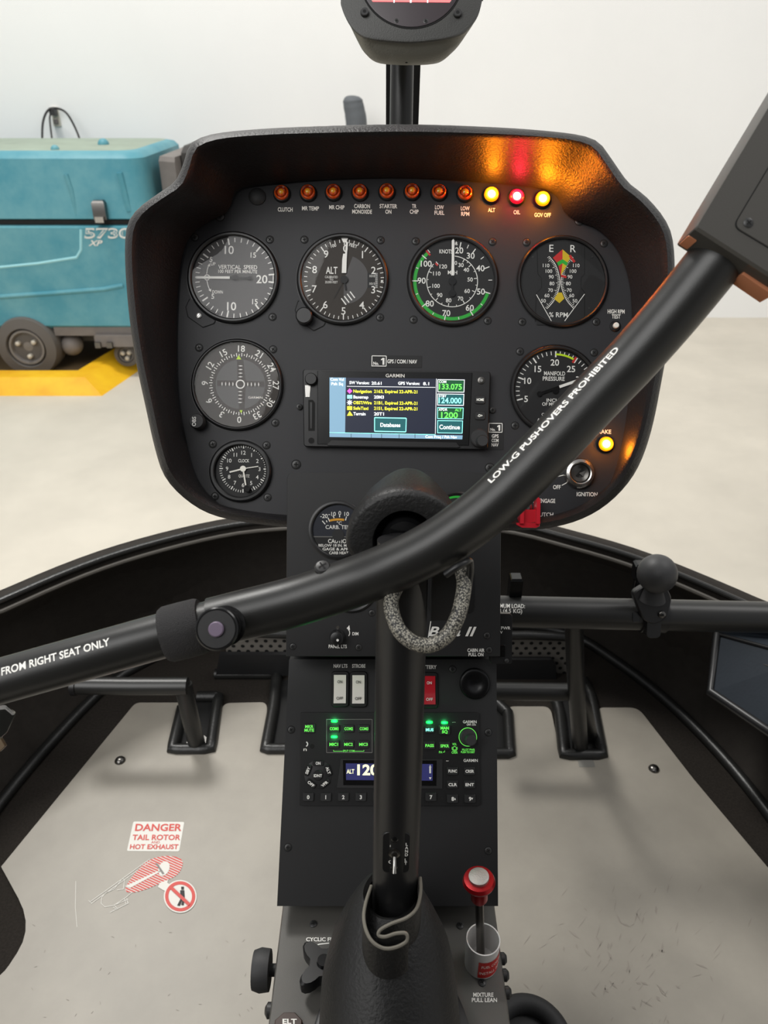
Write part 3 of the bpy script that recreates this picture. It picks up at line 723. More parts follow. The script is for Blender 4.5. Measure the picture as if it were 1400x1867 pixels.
# plug and warning lamps
T = PANEL.thing('hole_plug', 'black domed rubber plug left of the row of warning lamps', 'plug', 469, 359)
b = T.mb(); b.lathe([(15.5, 0), (15.5, 2.5), (13, 5.5), (8, 7.8), (2, 8.6)], 'rubber'); T.part('dome', b)
def lamp_geo(T, kind):
    b = T.mb(); b.lathe([(16, 0), (16, 3), (14, 6), (13.2, 6), (13.2, 4)], 'satin_black', n=32, cap1=False); T.part('collar', b)
    ring_m, core_m, rim_m = {'off': ('amber_dark', 'amber_highlight', 'amber_lens'), 'amber': ('amber_lit', 'amber_lit_core', 'amber_lit'), 'red': ('red_lit', 'red_lit_core', 'red_lit')}[kind]
    b = T.mb(); b.lathe([(13, 2), (13, 9), (12, 11), (10.5, 12)], rim_m, n=32, cap1=False); b.lathe([(10.5, 12), (9, 11), (7.5, 9)], ring_m, n=32, cap0=False, cap1=False)
    b.lathe([(7.5, 9), (6.5, 11.2), (4.5, 12.6)], rim_m if kind == 'off' else core_m, n=32, cap0=False, cap1=False)
    b.lathe([(4.5, 12.6), (3, 13.6), (1, 14)], core_m, n=24, cap0=False); T.part('lens', b, label={'off': 'dark orange lens', 'amber': 'glowing amber lens', 'red': 'glowing red lens'}[kind])
def lamp_light(T, power, col):
    l = bpy.data.lights.new('lamp_glow', 'POINT'); l.energy = power; l.color = col; l.shadow_soft_size = .004
    o = bpy.data.objects.new('lamp_glow', l); S.collection.objects.link(o); o.location = T.M @ Vector((0, 0, 21*T.sc))
lamps = [(514, 354, 'CLUTCH'), (562, 353, 'MR TEMP'), (608, 352, 'MR CHIP'), (656, 352, 'CARBON MONOXIDE'), (705, 351, 'STARTER ON'), (751, 351, 'TR CHIP'), (800, 352, 'LOW FUEL'), (847, 354, 'LOW RPM')]
for x, y, nme in lamps:
    T = PANEL.thing('warning_lamp', 'unlit orange warning lamp above the %s caption' % nme, 'warning light', x, y, group='warning lamps along the top of the panel'); lamp_geo(T, 'off')
for x, y, nme, kd, pw, col in ((895, 357, 'ALT', 'amber', .075, (1, .27, .005)), (941, 361, 'OIL', 'red', .05, (1, .01, .05)), (988, 365, 'GOV OFF', 'amber', .095, (1, .27, .005))):
    T = PANEL.thing('warning_lamp', 'glowing %s warning lamp above the %s caption' % (kd, nme), 'warning light', x, y, group='warning lamps along the top of the panel'); lamp_geo(T, kd); lamp_light(T, pw, col)
T = PANEL.thing('brake_lamp', 'glowing amber lamp under the BRAKE caption, above the ignition lock', 'warning light', 1103, 810); lamp_geo(T, 'amber'); lamp_light(T, .05, (1, .27, .005))
T = PANEL.thing('test_button', 'small white push button under the HIGH RPM TEST caption', 'button', 1121, 595)
b = T.mb(); b.lathe([(10, 0), (10, 2), (8, 4), (6.5, 4)], 'satin_black', n=24); T.part('collar', b); b = T.mb(); b.lathe([(5.2, 3), (5.2, 9), (4, 10.5)], 'rocker_white', n=24); T.part('cap', b, label='white cap')

# gauges
def gauge(name, label, cat, px, py, r, rin, scr, dial_m, fr=PANEL, glassy=True, bez='satin_black', hgt=9, group='round flight instruments'):
    T = fr.thing(name, label, cat, px, py, group=group)
    b = T.mb(); b.lathe([(r+1.5, 0), (r+1.5, .6), (r, .6), (r, hgt*.5), (r-1.5, hgt*.8), (r-4, hgt), (rin+2, hgt), (rin, hgt-2), (rin, .5)], bez, n=72, cap0=False, cap1=False); T.part('bezel', b)
    add_screws(T, scr)
    d = T.mb(); d.disc(0, 0, rin+1, 1, dial_m, 64)
    return T, d
def glass_part(T, rin, z=6):
    b = T.mb(); b.disc(0, 0, rin, z, 'dial_glass', 48); b.recalc = False; T.part('glass', b)
W = 'white_paint'
# VSI
T, d = gauge('vertical_speed_indicator', 'vertical speed gauge, glass reflection painted grey on its face, at top left of the panel, needle at zero', 'gauge', 426, 507, 84, 75, [(355, 433), (492, 437), (497, 578)], 'dial_grey_sheen')  # grey dial colour stands in for the reflection in the glass
def vsi_a(v):
    K = [(0, 0), (5, 36), (10, 79), (15, 128), (20, 174)]
    for (v0, a0), (v1, a1) in zip(K, K[1:]):
        if v <= v1: return a0+(a1-a0)*(v-v0)/(v1-v0)
cx, cy = 3, 0
for s_ in (1, -1):
    for v in range(0, 21):
        big = v % 5 == 0
        d.tick(cx, cy, 61 if big else 65, 73, -90+s_*vsi_a(v), 2.8 if big else 1.6, 1.4, W)
Ld = lambda x, y: T.L(320+x*.2929, 310+y*.2929)
for t, x, y, h in (('10', 335, 498, 15), ('15', 485, 530, 9.5), ('20', 538, 680, 15), ('15', 495, 820, 9.5), ('10', 350, 848, 15), ('5', 222, 557, 9), ('5', 233, 787, 9)): d.text(t, *Ld(x, y), h, W, z=1.4)
d.text('VERTICAL  SPEED', *Ld(388, 605), 7.5, W, 71, z=1.4); d.text('100 FEET PER MINUTE', *Ld(388, 633), 6, W, 71, z=1.4)
d.text('UP', *Ld(235, 585), 6, W, 9, z=1.4); d.text('DOWN', *Ld(263, 760), 6, W, 19, z=1.4)
c = Ld(197, 670); d.arc(c[0], c[1], 4, 5.6, 0, 360, 1.4, W, 20)
d.line([Ld(195, 648), Ld(199, 620), Ld(208, 592)], 1.3, 1.4, W); d.poly([Ld(200, 598), Ld(213, 582), Ld(217, 602)], W, 1.4)
d.line([Ld(197, 692), Ld(203, 720), Ld(214, 748)], 1.3, 1.4, W); d.poly([Ld(205, 748), Ld(222, 760), Ld(223, 740)], W, 1.4)
d.line([Ld(608, 655), Ld(608, 702)], 1.4, 1.4, W)
T.part('dial', d); b = T.mb(); b.line([Ld(130, 672), Ld(340, 673)], 4.4, 3.4, W); b.line([Ld(340, 673), Ld(375, 675)], 5, 3, 'dial_black'); b.disc(*Ld(375, 675), 6, 3.6, 'dial_black', 20); b.line([Ld(375, 675), Ld(465, 678)], 3.6, 3.2, 'dial_black'); b.disc(*Ld(465, 678), 4.6, 3.3, 'dial_black', 16)
T.part('needle', b, label='white needle'); glass_part(T, 75)
b = T.mb(); b.prism(rnd([T.L(346, 545), T.L(339, 560), T.L(343, 578), T.L(370, 597), T.L(390, 590), T.L(400, 570)], [6]*6), 0, 1, 'panel_black'); b.line([T.L(346, 545), T.L(339, 560), T.L(343, 578), T.L(370, 597), T.L(390, 590), T.L(400, 570)], 1.3, 1.2, 'hole_black'); o = T.part('mounting_tab', b)
b = T.mb(); q = T.L(363, 576); b.lathe([(5, 1), (5, 2.4), (3, 3)], 'steel', q, 18); b.line([(q[0]-2, q[1]-2.6), (q[0]+2, q[1]+2.6)], 1, 3.1, 'hole_black'); T.part('adjust_screw', b, o)
# altimeter
T, d = gauge('altimeter', 'altimeter with white pointers and a setting knob, second gauge in the top row', 'gauge', 625, 510, 84, 75, [(555, 437), (694, 438), (693, 579)], 'dial_grey_sheen')
d.disc(0, 0, 75.5, 1.15, 'dial_brown', 64)
d.arc(2, 0, 0, 45, 20, 180, 1.25, 'dial_grey_sheen', 20)  # grey sector paints the reflection over part of the dial
cx, cy = 2, 0
for i in range(50): d.tick(cx, cy, 63 if i % 5 == 0 else 67, 73, i*7.2, 2 if i % 5 == 0 else 1.3, 1.4, W)
for i in range(1, 10): a = math.radians(36*i); d.text(str(i), cx+57*math.sin(a)*.99, cy+57*math.cos(a), 13.5, W, z=1.5, bold=.005)
d.text('0', cx+2, 57, 13, W, z=1.4); Ld = lambda x, y: T.L(320+x*.2929, 310+y*.2929)
d.text('ALT', *Ld(972, 625), 13, W, 21, z=1.5); d.text('CALIBRATED', *Ld(970, 667), 4.4, W, 23, z=1.5, bold=0); d.text('TO', *Ld(970, 683), 3.6, W, z=1.5, bold=0); d.text('20,000 FEET', *Ld(970, 699), 4.4, W, 23, z=1.5, bold=0)
d.text('100', *Ld(983, 472), 6, W, 10, rot=15, z=1.5); d.text('FEET', *Ld(1107, 472), 6, W, 15, rot=-15, z=1.5)
d.poly([Ld(1195, 640), Ld(1262, 640), Ld(1262, 735), Ld(1195, 735)], 'dial_black', 1.35)
d.text('1010', *Ld(1224, 661), 4.6, W, 10, z=1.5, bold=0); d.text('1015', *Ld(1224, 709), 4.6, W, 10, z=1.5, bold=0)
for k in range(12): d.line([Ld(1243, 645+k*8), Ld(1258, 645+k*8)], .8, 1.5, W)
d.line([Ld(1278, 692), Ld(1292, 692)], 3, 1.5, W)
for k in range(4): d.line([Ld(1032+k*18, 800-k*14), Ld(1062+k*18, 840-k*14)], 2.2, 1.5, W)
T.part('dial', d)
b = T.mb(); b.poly([Ld(1030, 424), Ld(1076, 424), Ld(1062, 455), Ld(1044, 455)], W, 3); T.part('thousands_pointer', b, label='white triangular pointer')
b = T.mb(); b.poly([Ld(1035, 645), Ld(1063, 645), Ld(1066, 560), Ld(1056, 525), Ld(1044, 525), Ld(1038, 560)], W, 4); b.poly([Ld(1053, 560), Ld(1066, 560), Ld(1074, 455), Ld(1062, 445)], W, 4.2)
b.disc(*Ld(1050, 685), 7, 4.4, 'dial_black', 24); b.line([Ld(1050, 685), Ld(1060, 750)], 3, 4, 'dial_black'); b.line([Ld(1050, 685), Ld(985, 800)], .8, 3.8, 'dial_black'); T.part('needle', b, label='white needle')
glass_part(T, 75)
b = T.mb(); b.prism(rnd([T.L(544, 548), T.L(538, 566), T.L(546, 586), T.L(572, 603), T.L(590, 594), T.L(600, 575)], [6]*6), 0, 1, 'panel_black'); b.line([T.L(544, 548), T.L(538, 566), T.L(546, 586), T.L(572, 603), T.L(590, 594), T.L(600, 575)], 1.3, 1.2, 'hole_black'); o = T.part('mounting_tab', b)
b = T.mb(); b.lathe([(15, 1.5), (15, 19), (13, 21)], 'satin_black', T.L(556, 580), 30); T.part('setting_knob', b)
# airspeed
T, d = gauge('airspeed_indicator', 'airspeed gauge with a green arc and needle at zero, third gauge in the top row', 'gauge', 825, 512, 84, 75, [(758, 440), (898, 441), (754, 583), (889, 585)], 'dial_black')
Lz = lambda x, y: T.L(710+x*.3214, 310+y*.3214); cx, cy = Lz(355, 633)
maj = [(15, 5), (20, 12), (30, 35), (40, 67.7), (50, 107), (60, 147.7), (70, 190.4), (80, 229), (90, 270), (100, 310.3), (105, 333)]
d.arc(cx, cy, 65, 71, 108, 318, 1.3, 'green_paint', 50)
for v, a in maj[1:-1]: d.tick(cx, cy, 62, 73, a, 1.9, 1.45, W)
for (v0, a0), (v1, a1) in zip(maj[1:], maj[2:]): d.tick(cx, cy, 66, 73 if a0 < 100 or a0 > 300 else 70.5, (a0+a1)/2, 1.4, 1.45, W)
d.tick(cx, cy, 62, 74, 319, 3.4, 1.6, 'red_paint'); d.tick(cx, cy, 67, 73, 5, 1.2, 1.45, W)
for t, x, y in (('20', 395, 457), ('30', 460, 487), ('40', 515, 558), ('50', 518, 690), ('60', 455, 782), ('70', 322, 812), ('80', 228, 758), ('90', 182, 628), ('100', 208, 532)): d.text(t, *Lz(x, y), 11, W, z=1.5)
d.arc(cx, cy, 45.6, 47, 5, 312, 1.45, W, 60)
inn = [(20, 20), (30, 28), (40, 48), (50, 82), (60, 114), (70, 150), (80, 188), (90, 220), (100, 255), (110, 292), (120, 320)]
for v, a in inn[1:]: d.tick(cx, cy, 40, 46.5, a, 1.4, 1.45, W)
for (v0, a0), (v1, a1) in zip(inn[1:], inn[2:]): d.tick(cx, cy, 43, 46.5, (a0+a1)/2, 1.1, 1.45, W)
for t, x, y in (('30', 405, 540), ('40', 435, 567), ('50', 457, 622), ('60', 440, 687), ('70', 402, 730), ('80', 335, 740), ('90', 284, 710), ('100', 264, 658), ('110', 268, 588), ('120', 305, 548)): d.text(t, *Lz(x, y), 7.4, W, z=1.5)
d.tick(cx, cy, 39, 45, 317, 3.5, 1.5, 'red_paint'); d.text('KNOTS', *Lz(320, 463), 7.4, W, 24, z=1.5); d.text('MPH', *Lz(357, 582), 7, W, 17, z=1.5); d.text('15', *Lz(378, 420), 5, W, 5, z=1.5); d.text('0', *Lz(376, 528), 7, W, z=1.5)
T.part('dial', d); b = T.mb(); b.poly([Lz(352, 405), Lz(362, 392), Lz(367, 405), Lz(366, 500), Lz(366, 602), Lz(349, 602), Lz(352, 500)], W, 4); b.disc(*Lz(355, 633), 7, 4.4, 'gloss_black', 24); b.line([Lz(355, 602), Lz(355, 690)], 4, 4.1, 'gloss_black'); b.disc(*Lz(355, 702), 6.4, 4.2, 'gloss_black', 20)
T.part('needle', b, label='white needle'); glass_part(T, 75)
# dual tach
T, d = gauge('dual_tachometer', 'engine and rotor tachometer with red, yellow and green diamonds, rightmost of the top row', 'gauge', 1025, 514, 84, 77, [(960, 442), (1101, 444), (952, 587), (1087, 587)], 'dial_black')
d.poly([Lz(845, 425), Lz(1090, 425), Lz(1090, 590), Lz(1075, 640), Lz(1090, 700), Lz(1090, 880), Lz(835, 880), Lz(835, 700), Lz(860, 640), Lz(845, 590)], 'dial_black', 1.6)
d.line([Lz(1105, 430), Lz(1105, 590), Lz(1085, 615), Lz(1085, 670), Lz(1105, 695), Lz(1105, 860)], 1, 1.7, 'hole_black'); d.line([Lz(835, 430), Lz(840, 590), Lz(862, 615), Lz(862, 670), Lz(832, 700), Lz(825, 860)], 1, 1.7, 'hole_black')
d.text('E', *Lz(917, 445), 13.5, 'grey_paint' if 0 else W, z=1.9, bold=0); d.text('R', *Lz(1040, 447), 13.5, W, z=1.9, bold=0)
la = spline([(905, 492), (938, 535), (957, 585), (965, 640), (955, 690), (930, 745), (893, 788)], 8)
for s_ in (1, -1):
    P = [(x if s_ == 1 else 1936-x, y) for x, y in la]
    d.line([Lz(*p) for p in P], 1, 2, W)
    n = 34; Q = resamp([(x, y, 0) for x, y in P], n+1)
    for i, q in enumerate(Q):
        t = (Q[min(i+1, n)]-Q[max(i-1, 0)]).normalized(); nx, ny = -t.y, t.x
        if nx*s_ > 0: nx, ny = -nx, -ny
        L_ = 22 if i % 5 == 2 else 13
        d.line([Lz(q.x, q.y), Lz(q.x+nx*L_, q.y+ny*L_)], .9, 2, W)
for i, (t, y, x1, x2) in enumerate((('110', 543, 887, 1058), ('100', 575, 903, 1040), ('90', 607, 916, 1022), ('80', 645, 920, 1013), ('70', 683, 912, 1018), ('60', 713, 892, 1032), ('50', 743, 872, 1050))):
    d.text(t, *Lz(x1, y), 6.6, W, z=2, bold=.005); d.text(t, *Lz(x2, y), 6.6, W, z=2, bold=.005)
for P, m in (([(980, 452), (925, 500), (947, 527), (980, 508)], 'red_paint'), ([(980, 452), (1028, 495), (1008, 527), (980, 508)], 'yellow_paint'), ([(947, 525), (980, 508), (1010, 527), (1003, 546), (980, 531), (957, 546)], 'green_paint'), ([(957, 546), (980, 531), (970, 602)], 'red_paint'), ([(980, 531), (1003, 546), (970, 602)], 'yellow_paint'), ([(932, 733), (962, 757), (990, 731), (976, 697), (955, 697)], 'yellow_paint')):
    d.poly([Lz(*p) for p in P], m, 2.2)
d.line([Lz(1020, 487), Lz(1048, 525)], 4.5, 2.4, 'red_paint'); d.line([Lz(972, 602), Lz(1002, 610)], 4, 2.4, 'red_paint')
d.line([Lz(832, 708), Lz(917, 858)], 1.3, 2, W); d.line([Lz(1105, 705), Lz(992, 858)], 1.3, 2, W); d.text('% RPM', *Lz(957, 822), 9, W, 34, z=2, bold=.003)
for x, y in ((812, 495), (1148, 495), (798, 783), (1130, 785)): d.disc(*Lz(x, y), 1.8, 2, 'screw_black', 10)
T.part('dial', d); glass_part(T, 77)
# course indicator
T, d = gauge('course_indicator', 'course deviation indicator with a compass ring, leftmost gauge of the middle row', 'gauge', 433, 702, 84, 77, [(363, 634), (498, 637), (502, 771)], 'dial_brown')
Lc = lambda x, y: T.L(320+x*.1767, 600+y*.1767); cx, cy = Lc(670, 570)
d.disc(cx, cy, 45, 1.2, 'dial_grey_sheen', 48)
d.poly([Lc(637, 320), Lc(700, 320), Lc(728, 560), Lc(712, 850), Lc(660, 850), Lc(640, 560)], 'dial_brown', 1.4); d.poly([Lc(430, 530), Lc(918, 540), Lc(918, 600), Lc(430, 590)], 'dial_brown', 1.45)
for i in range(72):
    a = i*5+2; d.tick(cx, cy, 52 if i % 2 else 50.5, 55 if i % 2 else 57, a, 1.5, 1.5, W)
for i, t in enumerate(('18', '21', '24', '27', '30', '33', '0', '3', '6', '9', '12', '15')):
    a = 30*i+1; r_ = 65; d.text(t, cx+r_*math.sin(math.radians(a)), cy+r_*math.cos(math.radians(a)), 11.5, W, rot=-a, z=1.5, bold=.01)
d.arc(cx, cy, 6.2, 8.4, 0, 360, 1.6, W, 24)
for k in range(4):
    for dx, dy in ((1, 0), (-1, 0), (0, 1), (0, -1)):
        r_ = 13.5+k*6.6; x, y = cx+dx*r_, cy+dy*r_
        if dx: d.line([(x, y-3.4), (x, y+3.4)], 1.1, 1.6, W); d.disc(x, y, 1.3, 1.65, W, 8)
        else: d.line([(x-3.4, y), (x+3.4, y)], 1.1, 1.6, W); d.disc(x, y, 1.3, 1.65, W, 8)
d.poly([Lc(628, 315), Lc(680, 315), Lc(652, 270)], 'lime_paint', 1.7); d.poly([Lc(662, 838), Lc(694, 838), Lc(679, 872)], 'lime_paint', 1.7)
d.text('GARMIN', *Lc(825, 707), 4.2, 'caption_white', 26, z=1.6, bold=.005)
T.part('dial', d); glass_part(T, 77)
b = T.mb(); q = T.L(363, 770); b.lathe([(14, 0), (14, 16), (13, 20), (12, 22)], 'rubber', q, 24); o = T.part('selector_knob', b)
b = T.mb(); b.text('OBS', *T.L(359, 771), 7, W, 17, rot=90, z=22.4); T.part('knob_lettering', b, o)
# clock
T, d = gauge('clock', 'small round analogue clock at bottom left of the panel', 'clock', 439, 859, 57, 47, [(388, 810), (486, 812), (392, 905), (488, 907)], 'dial_black')
Lc = lambda x, y: T.L(320+x*.1767, 600+y*.1767); cx, cy = Lc(700, 1442)
for i in range(60):
    if i in (29, 28): continue
    d.tick(cx, cy, 37 if i % 5 == 0 else 39, 43.5, i*6, 2.1 if i % 5 == 0 else 1.2, 1.4, W)
for i in range(1, 13): a = math.radians(30*i); r_ = 29.5; d.text(str(i), cx+r_*math.sin(a), cy+r_*math.cos(a), 7.2, W, z=1.4, bold=.005)
d.text('CLOCK', *Lc(705, 1358), 6, W, 20, z=1.4); d.text('QUARTZ', *Lc(708, 1515), 5, 'caption_white', 20, z=1.4)
T.part('dial', d)
for nm, x, y, wd, z in (('hour_hand', 560, 1477, 2.8, 3), ('minute_hand', 727, 1612, 2.8, 3.6), ('second_hand', 858, 1417, 1.7, 4.2)):
    b = T.mb(); b.line([(cx, cy), Lc(x, y)], wd, z, 'rocker_white')
    if nm == 'hour_hand': b.disc(cx, cy, 5.5, z+1.6, 'rocker_white', 20)
    T.part(nm, b, label='cream hand')
b = T.mb(); b.lathe([(5.5, 1.2), (5.5, 9), (4.5, 10)], 'gloss_black', Lc(748, 1655), 18); T.part('setting_knob', b); glass_part(T, 47)
# manifold pressure
T, d = gauge('manifold_pressure_gauge', 'manifold pressure gauge partly hidden behind the lettered cyclic bar', 'gauge', 1011, 711, 82, 74, [(948, 641), (1083, 643), (939, 776)], 'dial_black')
Lm = lambda x, y: T.L(880+x*.2571, 600+y*.2571); cx, cy = Lm(513, 438)
def mpa(v):
    K = [(5, -104.7), (10, -71), (15, -35), (20, 0), (25, 33.3), (30, 66), (35, 99)]
    for (v0, a0), (v1, a1) in zip(K, K[1:]):
        if v <= v1: return a0+(a1-a0)*(v-v0)/(v1-v0)
for v in range(5, 36): big = v % 5 == 0; d.tick(cx, cy, 61 if big else 65, 72, mpa(v), 2.6 if big else 1.5, 1.5, W)
d.arc(cx, cy, 64.5, 68, 0, 30, 1.6, 'lime_paint', 10); d.tick(cx, cy, 60, 72, 31, 4, 1.7, 'red_paint')
for t, x, y in (('5', 306, 495), ('10', 318, 367), ('15', 390, 283), ('20', 510, 237), ('25', 625, 283), ('30', 688, 358)): d.text(t, *Lm(x, y), 11.5, W, z=1.5)
d.text('MANIFOLD', *Lm(508, 315), 7.5, W, 38.5, z=1.5); d.text('PRESSURE', *Lm(502, 352), 7.5, W, 40, z=1.5); d.text('INCHES', *Lm(513, 505), 6, W, 32, z=1.5); d.text('OF MERCURY', *Lm(513, 533), 6, W, 48, z=1.5)
d.text('C', *Lm(425, 605), 5, W, z=1.5); d.text('A', *Lm(395, 642), 5, W, z=1.5)
T.part('dial', d); b = T.mb(); b.line([Lm(540, 412), Lm(720, 350)], 5, 4, W); b.line([Lm(405, 460), Lm(540, 412)], 5, 4, 'gloss_black'); b.disc(*Lm(400, 462), 5, 4.1, 'gloss_black', 16); b.disc(cx, cy, 6, 4.4, 'gloss_black', 20); T.part('needle', b, label='white tipped needle'); glass_part(T, 74)

# ignition, clutch guard
T = PANEL.thing('ignition_lock', 'chrome ignition key lock at lower right of the panel', 'ignition switch', 1055, 863)
b = T.mb(); b.lathe([(28, 0), (28, 7), (25, 12), (20, 14), (18, 13), (17, 9)], 'steel', n=48, cap1=False); T.part('chrome_ring', b)
b = T.mb(); b.lathe([(17.2, 8), (15.5, 9), (15.5, 10), (12, 9), (5, 7)], 'dark_steel', n=40); b.line([(-5, -6), (5, 7)], 4.4, 9.6, 'hole_black'); b.poly([(-2, 0), (9, 4), (6, -7)], 'steel', 10.4); T.part('key_slot', b)
T = PANEL.thing('clutch_switch', 'red guarded clutch toggle switch at the bottom edge of the panel', 'switch', 962, 935)
b = T.mb(); f2 = T.mb()
b.prism([(-24, -18), (18, -18), (18, -24), (12, -27), (-14, -27), (-24, -22)], 0, 22, 'red_plastic', ch=1.5)
for x in (-16, 13): b.prism([(x-3, -20), (x+4, -20), (x+4, 24), (x+1, 28), (x-3, 24)], 2, 30, 'red_plastic', ch=1)
b.prism([(-14, -20), (12, -20), (12, 6), (-14, 6)], 6, 18, 'red_plastic', ch=2); T.part('guard', b, label='red plastic guard')
b = T.mb(); b.lathe([(10, 0), (10, 3), (4, 6), (4, 12)], 'steel', (-2, 10), 16); T.part('toggle', b)

# GPS navigator
T = PANEL.thing('gps_navigator', 'panel-mounted navigator with a lit colour screen in the middle of the panel', 'navigator', 722, 748)
Lg = lambda x, y: T.L(530+x*.2857, 640+y*.2857)
def gpoly(*pts): return [Lg(*p) for p in pts]
b = T.mb(); b.prism(rnd(gpoly((82, 128), (1268, 142), (1250, 632), (88, 612)), [5]*4), 0, 16, 'satin_black', ch=1.5); T.part('housing', b)
b = T.mb(); b.prism(gpoly((175, 138), (1152, 150), (1130, 608), (175, 600)), 15.5, 18, 'gloss_black', ch=1); o = T.part('display_glass', b)
s = T.mb(); z = 18.4
s.poly(gpoly((252, 180), (1105, 190), (1088, 570), (252, 555)), 'screen_navy', z)
s.poly(gpoly((252, 180), (355, 181), (350, 528), (252, 526)), 'screen_blue', z+.2); s.poly(gpoly((355, 181), (925, 186), (922, 240), (355, 236)), 'screen_bluetop', z+.2) if 0 else None
s.poly(gpoly((252, 530), (1090, 545), (1088, 570), (252, 555)), 'screen_blue', z+.2)
s.line([Lg(252, 527), Lg(920, 540)], 1, z+.4, 'screen_cyan'); s.line([Lg(362, 236), Lg(918, 243)], .8, z+.4, 'screen_white')
for x in (388, 515, 580, 690, 790): s.line([Lg(x, 535), Lg(x, 562)], .8, z+.4, 'screen_navy')
s.line([Lg(925, 188), Lg(918, 535)], .8, z+.4, 'screen_white')
def st_(t, x, y, h, w_, m, bold=.02): s.text(t, *Lg(x, y), h, m, w_, z=z+.6, bold=bold)
st_('Com Vol', 300, 192, 5, 24, 'screen_white'); st_('Psh Sq', 300, 220, 5, 21, 'screen_white')
st_('SW Version:', 440, 213, 5.4, 36, 'screen_white'); st_('20.61', 548, 216, 5.4, 18, 'screen_white'); st_('GPS Version:', 752, 217, 5.4, 39, 'screen_white'); st_('8.1', 860, 219, 5.4, 11, 'screen_white')
for n1, n2, y, m, ic in (('Navigation', '2163, Expired 22-APR-21', 266, 'screen_yellow', 'screen_magenta'), ('Basemap', '20M3', 302, 'screen_white', 'screen_cyan'), ('OBST/Wire', '21B1, Expired 22-APR-21', 338, 'screen_yellow', 'screen_white'), ('SafeTaxi', '21S1, Expired 22-APR-21', 373, 'screen_yellow', 'screen_yellow'), ('Terrain', '20T1', 408, 'screen_white', 'orange_paint')):
    s.text(n1, *Lg(402, y), 5.6, m, (33 if n1 in ('Navigation', 'OBST/Wire') else 27 if n1 != 'Terrain' else 22), z=z+.6, bold=.02, anchor='l')
    s.text(n2, *Lg(532, y+1), 5.6, m, 78 if 'Exp' in n2 else 18, z=z+.6, bold=.02, anchor='l')
    if n1 == 'Navigation': s.poly(gpoly((362, y), (379, y-17), (396, y), (379, y+17)), ic, z+.6)
    elif n1 == 'Terrain': s.poly(gpoly((362, y+13), (379, y-17), (400, y+13)), 'screen_yellow', z+.6)
    elif n1 == 'OBST/Wire': s.disc(*Lg(379, y), 3, z+.6, ic, 12); [s.tick(*Lg(379, y), 0, 5, a, 1.2, z+.6, ic) for a in range(0, 360, 45)]
    else: s.poly(gpoly((363, y-12), (395, y-12), (395, y+12), (363, y+12)), ic, z+.6)
s.poly(rnd(gpoly((533, 430), (738, 434), (735, 526), (533, 522)), [2]*4), 'screen_cyan', z+.5); s.poly(gpoly((538, 436), (733, 440), (730, 520), (538, 516)), 'screen_teal', z+.7); s.text('Databases', *Lg(635, 479), 7, 'screen_white', 36, z=z+.9, bold=.02)
for (x0, y0, x1, y1, m, cm) in ((932, 192, 1103, 275, 'screen_dkgreen', 'screen_white'), (930, 282, 1100, 358, 'screen_teal', 'screen_white'), (930, 368, 1096, 443, 'screen_dkgreen', 'screen_cyan'), (930, 450, 1092, 533, 'screen_teal', 'screen_cyan')):
    s.poly(gpoly((x0, y0), (x1, y0+2), (x1-3, y1), (x0, y1-2)), cm, z+.5); s.poly(gpoly((x0+4, y0+4), (x1-4, y0+6), (x1-7, y1-4), (x0+4, y1-6)), m, z+.7)
def sv(t, x, y, h, w_, m): s.text(t, *Lg(x, y), h, m, w_, z=z+.9, bold=.015)
sv('COM', 964, 207, 4.6, 13, 'screen_white'); sv('133.075', 1013, 238, 10, 41, 'screen_green'); sv('STBY', 964, 297, 4.4, 14, 'screen_white'); sv('124.000', 1011, 325, 10, 41, 'screen_cyan')
sv('XPDR', 966, 382, 4.6, 16, 'screen_white'); sv('ALT', 1062, 385, 4.6, 12, 'screen_green'); sv('1200', 1007, 417, 10.5, 30, 'screen_green'); sv('Continue', 1008, 492, 8, 37, 'screen_white')
s.text('Com Freq / Psh Nav', *Lg(955, 554), 5, 'screen_white', 57, z=z+.7, bold=.015)
T.part('screen', s, o, label='lit colour screen page')
b = T.mb(); b.text('GARMIN', *Lg(665, 168), 6.2, 'caption_white', 34, z=18.4, bold=.01)
T.part('lettering', b)
b = T.mb(); b.prism(gpoly((235, 600), (262, 576), (1050, 590), (1075, 618), (1060, 622), (240, 608)), 16, 20, 'satin_black', ch=1); T.part('lower_ledge', b)
b = T.mb(); b.lathe([(11, 15), (11, 25), (9.5, 28)], 'satin_black', Lg(137, 193), 28); T.part('volume_knob', b)
b = T.mb(); b.poly(gpoly((97, 228), (132, 228), (126, 302), (100, 302)), 'steel', 17); b.poly(gpoly((118, 320), (146, 320), (160, 340), (158, 515), (118, 515)), 'hole_black', 16.6); b.poly(gpoly((128, 335), (142, 335), (140, 500), (130, 500)), 'satin_black', 17); b.disc(*Lg(137, 577), 5.4, 16.6, 'hole_black', 20); T.part('card_slot', b)
b = T.mb(); b.lathe([(6.5, 15), (6.5, 17.5), (4.5, 18)], 'dark_steel', Lg(1209, 198), 20); b.disc(*Lg(1209, 198), 2.5, 18.4, 'steel', 12); T.part('light_sensor', b)
for yy, tt in ((320, 'HOME'), (420, None)):
    b = T.mb(); b.rbox(*Lg(1200, yy), 19, 15, 4, 15, 19, 'console_black'); o = T.part('key', b); b = T.mb()
    if tt: b.text(tt, *Lg(1201, yy), 4.6, 'legend_white', 13, z=19.4, bold=.02)
    else: b.text('-D>', *Lg(1199, yy), 4.6, 'legend_white', 9, z=19.4, bold=.02)
    T.part('key_legend', b, o)
b = T.mb(); b.lathe([(16, 15), (16, 24), (14, 26)], 'rubber', Lg(1195, 562), 36); o = T.part('outer_knob', b); b = T.mb(); b.lathe([(11, 25), (10.5, 38), (9, 40)], 'rubber', Lg(1207, 585), 30); T.part('inner_knob', b, o)
